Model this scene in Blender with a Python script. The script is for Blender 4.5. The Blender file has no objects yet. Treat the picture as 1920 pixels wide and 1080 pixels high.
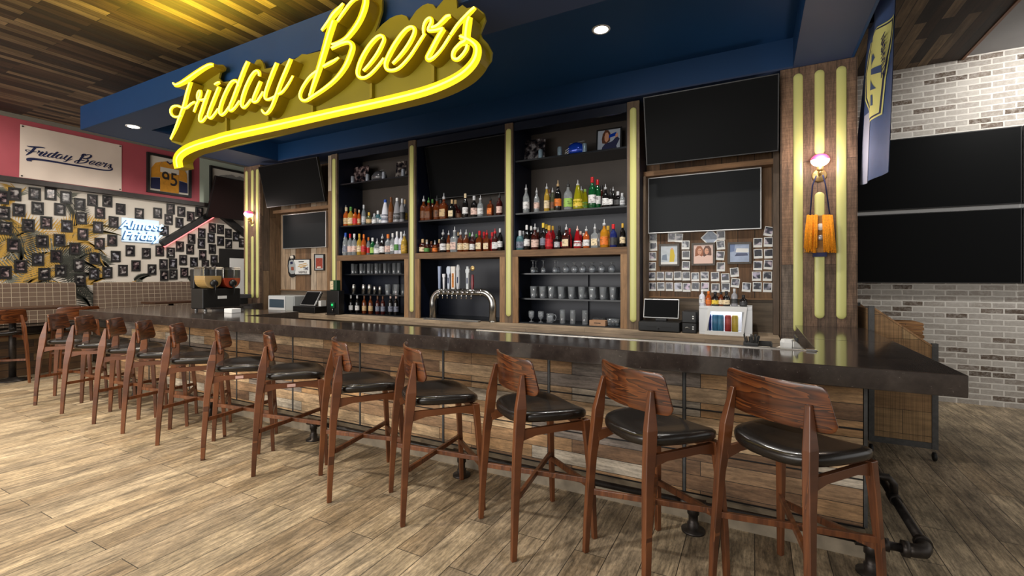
import bpy, bmesh, math, random
from mathutils import Vector, Matrix
random.seed(7)
PI = math.pi
C = bpy.context.scene.collection
scene = bpy.context.scene

# ---------------------------------------------------------------- camera geometry (metres, bar runs along X, Y goes behind the bar)
F = 864.0; YAW = math.atan(455 / F); EYE = 1.52; HOR = 520.0
cY, sY = math.cos(YAW), math.sin(YAW)
def ray(x, y):
    u = (x - 960) / F; v = (HOR - y) / F
    return (-sY + cY * u, cY + sY * u, v)
def at_y(x, y, Y):
    r = ray(x, y); t = Y / r[1]; return (r[0] * t, Y, EYE + r[2] * t)
def at_x(x, y, X):
    r = ray(x, y); t = X / r[0]; return (X, r[1] * t, EYE + r[2] * t)
def at_z(x, y, Z):
    r = ray(x, y); t = (Z - EYE) / r[2]; return (r[0] * t, r[1] * t, Z)

cam_d = bpy.data.cameras.new('camera'); cam = bpy.data.objects.new('camera', cam_d); C.objects.link(cam)
cam.location = (0, 0, EYE); cam.rotation_euler = (PI / 2, 0, YAW)
cam_d.sensor_width = 36; cam_d.lens = F / 1920 * 36; cam_d.shift_y = (HOR - 540) / 1920; cam_d.clip_start = .05
scene.camera = cam

# ---------------------------------------------------------------- materials
def lin(c):
    c = c / 255; return c / 12.92 if c <= .04045 else ((c + .055) / 1.055) ** 2.4
def rgb(r, g, b): return (lin(r), lin(g), lin(b), 1)
class NT:
    def __init__(s, name):
        s.m = bpy.data.materials.new(name); s.m.use_nodes = True
        s.t = s.m.node_tree; s.n = s.t.nodes; s.b = s.n['Principled BSDF']
    def node(s, typ, **k):
        n = s.n.new(typ)
        for a, v in k.items():
            if a.startswith('i_'): n.inputs[a[2:].replace('_', ' ')].default_value = v
            else: setattr(n, a, v)
        return n
    def link(s, a, b): s.t.links.new(a, b)
    def math(s, op, a, b=None, clamp=False):
        n = s.n.new('ShaderNodeMath'); n.operation = op; n.use_clamp = clamp
        for i, v in enumerate((a, b)):
            if v is None: continue
            if isinstance(v, (int, float)): n.inputs[i].default_value = v
            else: s.link(v, n.inputs[i])
        return n.outputs[0]
    def ramp(s, fac, stops, interp='LINEAR'):
        n = s.n.new('ShaderNodeValToRGB'); r = n.color_ramp; r.interpolation = interp
        while len(r.elements) < len(stops): r.elements.new(.5)
        for e, (p, c) in zip(r.elements, stops): e.position = p; e.color = c
        s.link(fac, n.inputs[0]); return n.outputs[0]
    def mix(s, fac, a, b, mode='MIX'):
        n = s.n.new('ShaderNodeMix'); n.data_type = 'RGBA'; n.blend_type = mode
        for i, v in ((0, fac), (6, a), (7, b)):
            if isinstance(v, (int, float)): n.inputs[i].default_value = v
            elif isinstance(v, tuple): n.inputs[i].default_value = v
            else: s.link(v, n.inputs[i])
        return n.outputs[2]
    def coords(s, order=None, scale=(1, 1, 1), obj=True):
        tc = s.n.new('ShaderNodeTexCoord'); o = tc.outputs['Object']
        if order is None:
            if scale == (1, 1, 1): return o
        sp = s.n.new('ShaderNodeSeparateXYZ'); s.link(o, sp.inputs[0])
        cb = s.n.new('ShaderNodeCombineXYZ')
        for i, ax in enumerate(order or 'xyz'):
            if ax == '0': continue
            s.link(s.math('MULTIPLY', sp.outputs['xyz'.index(ax)], scale[i]), cb.inputs[i])
        return cb.outputs[0]
    def bump(s, h, strength=.2, dist=.01):
        n = s.n.new('ShaderNodeBump'); n.inputs['Strength'].default_value = strength; n.inputs['Distance'].default_value = dist
        s.link(h, n.inputs['Height']); s.link(n.outputs[0], s.b.inputs['Normal'])
def simple(name, col, rough=.5, metal=0., emit=0., ecol=None, trans=0., coat=0., noise=0., nscale=20., bump=0., spec=None):
    k = NT(name); b = k.b
    b.inputs['Base Color'].default_value = col; b.inputs['Roughness'].default_value = rough; b.inputs['Metallic'].default_value = metal
    b.inputs['Transmission Weight'].default_value = trans; b.inputs['Coat Weight'].default_value = coat
    if spec is not None: b.inputs['Specular IOR Level'].default_value = spec
    if emit: b.inputs['Emission Color'].default_value = ecol or col; b.inputs['Emission Strength'].default_value = emit
    if noise or bump:
        n = k.node('ShaderNodeTexNoise', i_Scale=nscale, i_Detail=5.0); k.link(k.coords(), n.inputs['Vector'])
        if noise:
            lo = tuple(c * (1 - noise) for c in col[:3]) + (1,); hi = tuple(min(1, c * (1 + noise)) for c in col[:3]) + (1,)
            k.link(k.ramp(n.outputs[0], [(.3, lo), (.7, hi)]), b.inputs['Base Color'])
        if bump: k.bump(n.outputs[0], bump)
    return k.m
def planks(name, order, length, width, cols, gap=.004, gapcol=(.01, .008, .006, 1), rough=.6, grain=.5, gscale=(1.5, 40), bump=.25, blotch=.25, coat=0., saw=0., speck=0.):
    """boards running along order[0], laid side by side along order[1]; every board its own tone"""
    k = NT(name); v = k.coords(order)
    br = k.node('ShaderNodeTexBrick', offset=.37, offset_frequency=2, i_Color1=(0, 0, 0, 1), i_Color2=(1, 1, 1, 1), i_Mortar=(.5, .5, .5, 1), i_Scale=1.0, i_Mortar_Size=gap, i_Mortar_Smooth=.1, i_Bias=0.0, i_Brick_Width=length, i_Row_Height=width)
    k.link(v, br.inputs['Vector'])
    base = k.ramp(br.outputs['Color'], [(i / len(cols), c) for i, c in enumerate(cols)], 'CONSTANT')
    g = k.coords(order, (gscale[0], gscale[1], 1))
    off = k.node('ShaderNodeVectorMath', operation='ADD'); k.link(g, off.inputs[0])
    sc = k.node('ShaderNodeVectorMath', operation='SCALE', i_Scale=37.0); k.link(br.outputs['Color'], sc.inputs[0]); k.link(sc.outputs[0], off.inputs[1])
    n = k.node('ShaderNodeTexNoise', i_Scale=1.0, i_Detail=6.0, i_Roughness=.65, i_Distortion=.6); k.link(off.outputs[0], n.inputs['Vector'])
    n2 = k.node('ShaderNodeTexNoise', i_Scale=3.2, i_Detail=4.0, i_Roughness=.6); k.link(k.coords(order, (1, 2.2, 1)), n2.inputs['Vector'])
    gr = k.ramp(n.outputs[0], [(.3, (1 - grain,) * 3 + (1,)), (.62, (1 + grain * .35,) * 3 + (1,))])
    bl = k.ramp(n2.outputs[0], [(.3, (1 - blotch,) * 3 + (1,)), (.7, (1 + blotch * .6,) * 3 + (1,))])
    col = k.mix(1.0, k.mix(1.0, base, gr, 'MULTIPLY'), bl, 'MULTIPLY')
    if speck:
        w = k.node('ShaderNodeTexNoise', i_Scale=1.0, i_Detail=4.0, i_Roughness=.7); k.link(k.coords(order, (28, 90, 1)), w.inputs['Vector'])
        col = k.mix(1.0, col, k.ramp(w.outputs[0], [(.36, (1 - speck,) * 3 + (1,)), (.56, (1.04, 1.04, 1.04, 1))]), 'MULTIPLY')
    if saw:
        w = k.node('ShaderNodeTexNoise', i_Scale=1.0, i_Detail=2.0); k.link(k.coords(order, (150, 1.5, 1)), w.inputs['Vector'])
        col = k.mix(1.0, col, k.ramp(w.outputs[0], [(.35, (1 - saw,) * 3 + (1,)), (.65, (1 + saw * .3,) * 3 + (1,))]), 'MULTIPLY')
    col = k.mix(br.outputs['Fac'], col, gapcol)
    k.link(col, k.b.inputs['Base Color']); k.b.inputs['Roughness'].default_value = rough; k.b.inputs['Coat Weight'].default_value = coat
    h = k.math('SUBTRACT', k.math('MULTIPLY', n.outputs[0], .4), br.outputs['Fac']); k.bump(h, bump, .006)
    return k.m

M_ = {}
M_['floor'] = planks('floor_plank_tile', 'yx0', 1.22, .178, [rgb(158, 138, 110), rgb(182, 162, 132), rgb(168, 150, 124), rgb(188, 169, 140), rgb(174, 156, 128), rgb(162, 144, 118)], gap=.0024, gapcol=rgb(46, 38, 30), rough=.6, grain=.66, gscale=(4.0, 40), bump=.15, blotch=.48, speck=.38)
M_['ceiling'] = planks('ceiling_boards', 'yx0', 1.1, .105, [rgb(50, 36, 27), rgb(96, 78, 58), rgb(60, 44, 33), rgb(124, 103, 79), rgb(72, 54, 41), rgb(106, 87, 67), rgb(48, 38, 32)], gap=.003, rough=.75, grain=.5, gscale=(1.6, 30))
M_['panel'] = planks('reclaimed_cladding', 'xz0', .85, .092, [rgb(158, 126, 94), rgb(194, 164, 128), rgb(128, 98, 72), rgb(190, 178, 160), rgb(168, 132, 94), rgb(202, 172, 134), rgb(138, 126, 116), rgb(180, 142, 100)], gap=.0018, rough=.7, grain=.55, gscale=(4, 40), blotch=.42, speck=.22)
M_['pillar'] = planks('weathered_boards', 'zx0', 2.6, .145, [rgb(124, 98, 78), rgb(104, 84, 68), rgb(136, 106, 82), rgb(112, 98, 86)], gap=.002, rough=.75, grain=.6, gscale=(2.6, 34), saw=.25, blotch=.4, speck=.25)
M_['pillar_side'] = planks('weathered_boards_side', 'zy0', 2.6, .12, [rgb(118, 92, 66), rgb(98, 80, 64), rgb(128, 104, 78)], gap=.002, rough=.75, grain=.4, gscale=(2.2, 38))
M_['bay'] = planks('barn_boards', 'zx0', 3.1, .135, [rgb(128, 96, 66), rgb(176, 150, 122), rgb(112, 86, 62), rgb(148, 112, 76), rgb(196, 176, 152), rgb(124, 94, 66)], gap=.003, rough=.75, grain=.4, gscale=(2.4, 36))
M_['bay_dark'] = planks('dark_barn_boards', 'zx0', 3.1, .16, [rgb(96, 70, 48), rgb(112, 84, 58), rgb(82, 64, 48), rgb(104, 76, 52)], gap=.003, rough=.75, grain=.45, gscale=(2.4, 36))
M_['rail_wood'] = planks('shelf_edge_wood', 'xz0', 2.4, .2, [rgb(136, 102, 70), rgb(150, 114, 80), rgb(120, 90, 62)], gap=.001, rough=.7, grain=.45, gscale=(3, 40))
M_['post_wood'] = planks('shelf_post_wood', 'zx0', 2.4, .3, [rgb(146, 110, 74), rgb(128, 96, 66), rgb(152, 118, 84)], gap=.001, rough=.7, grain=.45, gscale=(3, 40))
M_['pilaster'] = planks('pilaster_wood', 'zx0', 3.0, .3, [rgb(110, 92, 74), rgb(98, 82, 68)], gap=.001, rough=.75, grain=.4, gscale=(2, 40))
M_['ledge'] = planks('ledge_wood', 'xz0', 2.0, .3, [rgb(164, 144, 120), rgb(148, 130, 110)], gap=.001, rough=.6, grain=.4, gscale=(2, 30))
M_['backsplash'] = planks('backsplash_wood', 'xz0', 2.2, .5, [rgb(108, 94, 78), rgb(96, 82, 70)], gap=.001, rough=.6, grain=.4, gscale=(1.2, 60))
M_['cart_wood'] = planks('cart_boards', 'xz0', 2.0, .2, [rgb(160, 128, 88), rgb(172, 140, 98), rgb(150, 116, 78)], gap=.0015, rough=.7, grain=.3, gscale=(3, 30), saw=.35)
M_['menu_wood'] = planks('menu_slats', 'xz0', 2.0, .012, [rgb(176, 126, 78), rgb(164, 112, 68), rgb(184, 136, 86)], gap=.0015, rough=.6, grain=.3, gscale=(6, 80))
M_['table_wood'] = planks('table_wood', 'yx0', 1.5, .15, [rgb(70, 46, 32), rgb(80, 54, 38)], gap=.001, rough=.4, grain=.3)
M_['booth_wood'] = planks('booth_base_wood', 'yz0', .8, .11, [rgb(92, 66, 40), rgb(120, 92, 58), rgb(70, 54, 40)], gap=.003, rough=.7)

def wood_fig(name, c0, c1, c2, order, scale, rough=.28, coat=.4, ring=6.0):
    k = NT(name); v = k.coords(order, scale)
    inf = k.node('ShaderNodeObjectInfo'); off = k.node('ShaderNodeVectorMath', operation='ADD'); k.link(v, off.inputs[0])
    cb = k.node('ShaderNodeCombineXYZ'); k.link(k.math('MULTIPLY', inf.outputs['Random'], 40), cb.inputs[0]); k.link(k.math('MULTIPLY', inf.outputs['Random'], 23), cb.inputs[1]); k.link(cb.outputs[0], off.inputs[1])
    n = k.node('ShaderNodeTexNoise', i_Scale=1.0, i_Detail=3.0, i_Distortion=.5); k.link(off.outputs[0], n.inputs['Vector'])
    r = k.math('FRACT', k.math('MULTIPLY', n.outputs[0], ring))
    n2 = k.node('ShaderNodeTexNoise', i_Scale=6.0, i_Detail=5.0, i_Roughness=.7); k.link(off.outputs[0], n2.inputs['Vector'])
    f = k.math('ADD', k.math('MULTIPLY', r, .6), k.math('MULTIPLY', n2.outputs[0], .4))
    k.link(k.ramp(f, [(.2, c0), (.5, c1), (.85, c2)]), k.b.inputs['Base Color'])
    k.b.inputs['Roughness'].default_value = rough; k.b.inputs['Coat Weight'].default_value = coat; k.b.inputs['Coat Roughness'].default_value = .12
    return k.m
M_['walnut'] = wood_fig('walnut_veneer', rgb(46, 22, 11), rgb(84, 43, 20), rgb(118, 66, 31), 'xz0', (1.5, 11.0, 1), ring=10, rough=.3, coat=.5)
M_['leg'] = wood_fig('stained_leg_wood', rgb(74, 40, 20), rgb(100, 56, 29), rgb(120, 71, 38), 'zx0', (2.5, 40, 1), ring=3, rough=.4, coat=.2)

def stone():
    k = NT('dark_quartz'); v = k.coords()
    n = k.node('ShaderNodeTexNoise', i_Scale=9.0, i_Detail=7.0, i_Roughness=.7); k.link(v, n.inputs['Vector'])
    base = k.ramp(n.outputs[0], [(.3, rgb(44, 38, 36)), (.55, rgb(58, 51, 47)), (.75, rgb(72, 64, 59))])
    vo = k.node('ShaderNodeTexNoise', i_Scale=60.0, i_Detail=3.0); k.link(v, vo.inputs['Vector'])
    sp = k.ramp(vo.outputs[0], [(.68, (0, 0, 0, 1)), (.74, (1, 1, 1, 1))])
    k.link(k.mix(k.math('MULTIPLY', sp, .5), base, rgb(120, 110, 102)), k.b.inputs['Base Color'])
    k.b.inputs['Roughness'].default_value = .13; k.b.inputs['Coat Weight'].default_value = .3; k.b.inputs['Coat Roughness'].default_value = .06
    return k.m
M_['stone'] = stone()
def brick():
    k = NT('whitewashed_brick'); v = k.coords('xz0')
    nz = k.node('ShaderNodeTexNoise', i_Scale=14.0, i_Detail=3.0); k.link(v, nz.inputs['Vector'])
    wob = k.node('ShaderNodeVectorMath', operation='MULTIPLY_ADD'); k.link(nz.outputs['Color'], wob.inputs[0]); wob.inputs[1].default_value = (.014, .014, 0); k.link(v, wob.inputs[2])
    br = k.node('ShaderNodeTexBrick', offset=.5, i_Color1=(0, 0, 0, 1), i_Color2=(1, 1, 1, 1), i_Mortar=(.5, .5, .5, 1), i_Scale=1.0, i_Mortar_Size=.0085, i_Mortar_Smooth=.25, i_Bias=0.0, i_Brick_Width=.207, i_Row_Height=.0685)
    k.link(wob.outputs[0], br.inputs['Vector'])
    base = k.ramp(br.outputs['Color'], [(0, rgb(184, 179, 172)), (.25, rgb(164, 157, 150)), (.45, rgb(190, 185, 178)), (.62, rgb(152, 144, 136)), (.74, rgb(174, 168, 160)), (.82, rgb(112, 98, 87)), (.92, rgb(96, 82, 70)), (1, rgb(88, 74, 63))])
    n = k.node('ShaderNodeTexNoise', i_Scale=22.0, i_Detail=7.0, i_Roughness=.75); k.link(v, n.inputs['Vector'])
    w = k.ramp(n.outputs[0], [(.45, (0, 0, 0, 1)), (.66, (1, 1, 1, 1))])
    col = k.mix(k.math('MULTIPLY', w, .5), base, rgb(204, 200, 194))
    n3 = k.node('ShaderNodeTexNoise', i_Scale=9.0, i_Detail=6.0, i_Roughness=.7); k.link(v, n3.inputs['Vector'])
    col = k.mix(k.math('MULTIPLY', k.ramp(n3.outputs[0], [(.55, (0, 0, 0, 1)), (.75, (1, 1, 1, 1))]), .35), col, rgb(120, 110, 100))
    col = k.mix(br.outputs['Fac'], col, rgb(216, 212, 205))
    k.link(col, k.b.inputs['Base Color']); k.b.inputs['Roughness'].default_value = .85
    k.bump(k.math('ADD', k.math('MULTIPLY', br.outputs['Fac'], -1.0), k.math('MULTIPLY', n.outputs[0], .5)), .55, .012)
    return k.m
M_['brick'] = brick()
def plaid():
    k = NT('brown_plaid_fabric'); v = k.coords('yz0')
    b1 = k.node('ShaderNodeTexBrick', offset=0.0, i_Color1=rgb(96, 78, 66), i_Color2=rgb(104, 86, 72), i_Mortar=rgb(176, 164, 146), i_Scale=1.0, i_Mortar_Size=.004, i_Mortar_Smooth=.2, i_Brick_Width=.098, i_Row_Height=.075)
    k.link(v, b1.inputs['Vector'])
    b2 = k.node('ShaderNodeTexBrick', offset=0.0, i_Color1=(1, 1, 1, 1), i_Color2=(1, 1, 1, 1), i_Mortar=(.82, .78, .74, 1), i_Scale=1.0, i_Mortar_Size=.012, i_Mortar_Smooth=.6, i_Brick_Width=.098, i_Row_Height=.075)
    k.link(v, b2.inputs['Vector'])
    n = k.node('ShaderNodeTexNoise', i_Scale=300.0, i_Detail=2.0); k.link(v, n.inputs['Vector'])
    k.link(k.mix(1.0, b1.outputs['Color'], b2.outputs['Color'], 'MULTIPLY'), k.b.inputs['Base Color']); k.b.inputs['Roughness'].default_value = .9
    k.bump(n.outputs[0], .2)
    return k.m
M_['plaid'] = plaid()
def by_object(name, rough=.4, trans=0., coat=0., metal=0.):
    k = NT(name); inf = k.node('ShaderNodeObjectInfo'); k.link(inf.outputs['Color'], k.b.inputs['Base Color'])
    k.b.inputs['Roughness'].default_value = rough; k.b.inputs['Coat Weight'].default_value = coat; k.b.inputs['Metallic'].default_value = metal
    if trans: k.link(k.math('MULTIPLY', inf.outputs['Alpha'], trans), k.b.inputs['Transmission Weight'])
    return k.m
M_['bottle'] = by_object('bottle_glass', .07, .75, .3)
M_['tint'] = by_object('tinted_plastic', .35)
def label_mat():
    k = NT('printed_label'); inf = k.node('ShaderNodeObjectInfo'); v = k.coords('xz0', (30, 55, 1))
    off = k.node('ShaderNodeVectorMath', operation='ADD'); k.link(v, off.inputs[0])
    cb = k.node('ShaderNodeCombineXYZ'); k.link(k.math('MULTIPLY', inf.outputs['Random'], 90), cb.inputs[0]); k.link(cb.outputs[0], off.inputs[1])
    n = k.node('ShaderNodeTexNoise', i_Scale=1.0, i_Detail=3.0); k.link(off.outputs[0], n.inputs['Vector'])
    f = k.ramp(n.outputs[0], [(.54, (0, 0, 0, 1)), (.6, (1, 1, 1, 1))])
    dark = k.mix(1.0, inf.outputs['Color'], (.22, .2, .2, 1), 'MULTIPLY')
    k.link(k.mix(k.math('MULTIPLY', f, .7), inf.outputs['Color'], dark), k.b.inputs['Base Color']); k.b.inputs['Roughness'].default_value = .5
    return k.m
M_['label'] = label_mat()
def photo_mat(name, sc=16., order='yz0', hi=rgb(176, 172, 172), mid=rgb(76, 68, 70), lo=rgb(18, 20, 28), detail=3.0):
    k = NT(name); inf = k.node('ShaderNodeObjectInfo'); v = k.coords(order)
    off = k.node('ShaderNodeVectorMath', operation='ADD'); k.link(v, off.inputs[0])
    cb = k.node('ShaderNodeCombineXYZ'); k.link(k.math('MULTIPLY', inf.outputs['Random'], 57), cb.inputs[0]); k.link(k.math('MULTIPLY', inf.outputs['Random'], 31), cb.inputs[1]); k.link(cb.outputs[0], off.inputs[1])
    n = k.node('ShaderNodeTexNoise', i_Scale=sc, i_Detail=detail, i_Roughness=.5); k.link(off.outputs[0], n.inputs['Vector'])
    col = k.ramp(n.outputs[0], [(.41, lo), (.52, mid), (.64, hi)])
    k.link(k.mix(.35, col, inf.outputs['Color'], 'MULTIPLY'), k.b.inputs['Base Color']); k.b.inputs['Roughness'].default_value = .25
    return k.m
M_['photo'] = photo_mat('framed_photo_print')
M_['snap'] = photo_mat('instant_photo_print', 15., 'xz0', hi=rgb(200, 196, 200), mid=rgb(40, 46, 66), lo=rgb(12, 16, 32), detail=1.5)
M_['portrait'] = photo_mat('shelf_photo_print', 14., 'xz0')
S = simple
M_['leather'] = S('black_leather', rgb(28, 24, 21), .27, noise=.2, nscale=80, bump=.04, coat=.15)
M_['black'] = S('black_plastic', rgb(16, 16, 17), .4)
M_['black_paint'] = S('black_painted_wood', rgb(24, 22, 22), .55, noise=.2, nscale=12)
M_['screen'] = S('dark_screen_glass', rgb(13, 14, 15), .5, spec=.06)
M_['screen_grey'] = S('charcoal_screen', rgb(40, 42, 44), .5, spec=.08)
M_['silver'] = S('silver_frame', rgb(190, 190, 190), .35, .6)
M_['steel'] = S('brushed_steel', rgb(176, 174, 170), .28, 1., noise=.06, nscale=60)
M_['chrome'] = S('chrome', rgb(215, 215, 215), .1, 1.)
M_['iron'] = S('black_iron_pipe', rgb(62, 57, 54), .42, .75, noise=.25, nscale=25)
M_['iron_frame'] = S('grey_steel_angle', rgb(78, 78, 78), .5, .4, noise=.2, nscale=30)
M_['pink'] = S('pink_paint', rgb(172, 78, 88), .6, noise=.04, nscale=5)
M_['sage'] = S('pale_green_paint', rgb(176, 186, 170), .6, noise=.03, nscale=5)
M_['white_wall'] = S('white_wallpaper', rgb(206, 198, 186), .65, noise=.04, nscale=4)
M_['grey_ceiling'] = S('grey_ceiling_paint', rgb(150, 150, 152), .7, noise=.03, nscale=4)
M_['dark_trim'] = S('dark_stained_trim', rgb(50, 44, 42), .5, noise=.2, nscale=12)
M_['grey_trim'] = S('grey_painted_trim', rgb(122, 118, 108), .6, noise=.05)
M_['navy'] = S('navy_soffit_paint', rgb(2, 56, 102), .55, noise=.04, nscale=3)
M_['navy_under'] = S('slate_soffit_paint', rgb(44, 60, 92), .6, noise=.04, nscale=3)
M_['cab'] = S('dark_navy_cabinet_paint', rgb(15, 22, 40), .4, noise=.12, nscale=8)
M_['cab_back'] = S('taupe_back_panel', rgb(70, 62, 56), .5, noise=.06, nscale=6)
M_['shelf'] = S('dark_shelf_board', rgb(13, 17, 23), .3, noise=.15, nscale=9)
M_['tube'] = S('pale_yellow_glow_plastic', rgb(200, 198, 124), .35, emit=.05, ecol=rgb(220, 216, 130))  # faint emission added to brighten unlit plastic tubes
M_['sign_back'] = S('olive_yellow_sign_board', rgb(140, 126, 6), .5, noise=.08, nscale=3)
M_['sign_body'] = S('yellow_channel_metal', rgb(150, 128, 4), .45, noise=.06, nscale=6)
M_['sign_face'] = S('lit_yellow_letter_face', rgb(236, 200, 14), .4, emit=.5, ecol=rgb(255, 214, 12))
M_['neon'] = S('yellow_neon', rgb(255, 240, 120), .3, emit=4.5, ecol=rgb(255, 232, 70))
M_['conduit'] = S('yellow_conduit', rgb(150, 132, 14), .5)
M_['white'] = S('white_plastic', rgb(222, 222, 220), .4)
M_['white_box'] = S('white_enamel', rgb(214, 216, 218), .35)
M_['grey_box'] = S('grey_enamel', rgb(168, 172, 172), .4)
M_['window_blue'] = S('smoky_blue_window', rgb(70, 84, 96), .15)
M_['banner'] = S('cream_banner_cloth', rgb(226, 210, 196), .8, noise=.04, nscale=3, bump=.1)
M_['ink'] = S('navy_print', rgb(28, 34, 74), .7)
M_['flag'] = S('slate_blue_flag_cloth', rgb(56, 78, 122), .8, noise=.08, nscale=8)
M_['flag_white'] = S('pale_flag_stripe', rgb(150, 156, 176), .8)
M_['flag_yellow'] = S('flag_yellow_print', rgb(214, 212, 130), .8)
M_['lamp'] = S('warm_bulb', rgb(255, 236, 220), .3, emit=6., ecol=rgb(255, 226, 206))
M_['bulb_pink'] = S('pink_tinted_globe', rgb(236, 70, 120), .3, emit=.8, ecol=rgb(255, 90, 140))
M_['down'] = S('downlight_lens', rgb(255, 255, 255), .4, emit=22., ecol=rgb(255, 250, 240))
M_['brass'] = S('brass', rgb(206, 176, 118), .35, .8)
M_['yarn'] = S('orange_yarn', rgb(236, 146, 14), .85, noise=.25, nscale=90, bump=.4)
M_['clear'] = S('clear_glass', (1, 1, 1, 1), .03, trans=1.)
M_['tumbler'] = S('tumbler_glass', rgb(236, 242, 248), .06, trans=.86, coat=.5)
M_['led_pink'] = S('pink_led_strip', rgb(255, 130, 130), .4, emit=2.4, ecol=rgb(255, 120, 120))
M_['glow_panel'] = S('pale_blue_lit_panel', rgb(206, 220, 232), .4, emit=.38, ecol=rgb(170, 200, 226))
M_['glow_neon'] = S('blue_white_neon', rgb(150, 215, 245), .3, emit=1.6, ecol=rgb(205, 236, 255))
M_['paper'] = S('white_photo_paper', rgb(226, 226, 222), .5)
M_['grey_frame'] = S('grey_wood_frame', rgb(84, 78, 72), .6, noise=.2, nscale=30)
M_['jersey'] = S('amber_jersey_cloth', rgb(214, 148, 44), .8, noise=.12, nscale=14)
M_['jersey_grey'] = S('grey_jersey_cloth', rgb(150, 146, 140), .8, noise=.08, nscale=12)
M_['mat_board'] = S('cream_mat_board', rgb(222, 214, 200), .7)
M_['dark_ink'] = S('charcoal_print', rgb(52, 44, 40), .7)
M_['amber'] = S('tan_slush', rgb(226, 192, 124), .3, coat=.6)
M_['red_slush'] = S('red_slush', rgb(226, 92, 54), .3, coat=.6)
M_['clear_tank'] = S('clear_tank', rgb(248, 246, 242), .04, trans=1.)
M_['green'] = S('bottle_green', rgb(20, 66, 40), .3)
M_['green_lamp'] = S('green_indicator', rgb(30, 160, 90), .3, emit=1.2, ecol=rgb(20, 200, 100))
M_['helmet_blue'] = S('metallic_blue_helmet', rgb(24, 70, 196), .18, .3, coat=.6)
M_['helmet_grey'] = S('grey_helmet', rgb(88, 88, 92), .22, .2, coat=.5)
M_['can'] = S('pale_blue_can', rgb(160, 186, 204), .3, .5, noise=.15, nscale=40)
M_['can_white'] = S('pale_grey_can', rgb(176, 182, 194), .3, .4, noise=.15, nscale=40)
M_['palm_dark'] = S('palm_dark_print', rgb(52, 54, 46), .7)
M_['palm_grey'] = S('palm_grey_print', rgb(110, 112, 100), .7)
M_['palm_gold'] = S('palm_gold_print', rgb(190, 150, 66), .7)
M_['palm_olive'] = S('palm_olive_print', rgb(120, 104, 52), .7)
M_['rubber'] = S('black_rubber', rgb(22, 22, 22), .6)
M_['cove'] = S('grey_tile_base', rgb(136, 124, 106), .5, noise=.2, nscale=12)
M_['carton'] = S('pale_wood_caddy', rgb(170, 132, 100), .6, noise=.1)
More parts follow.
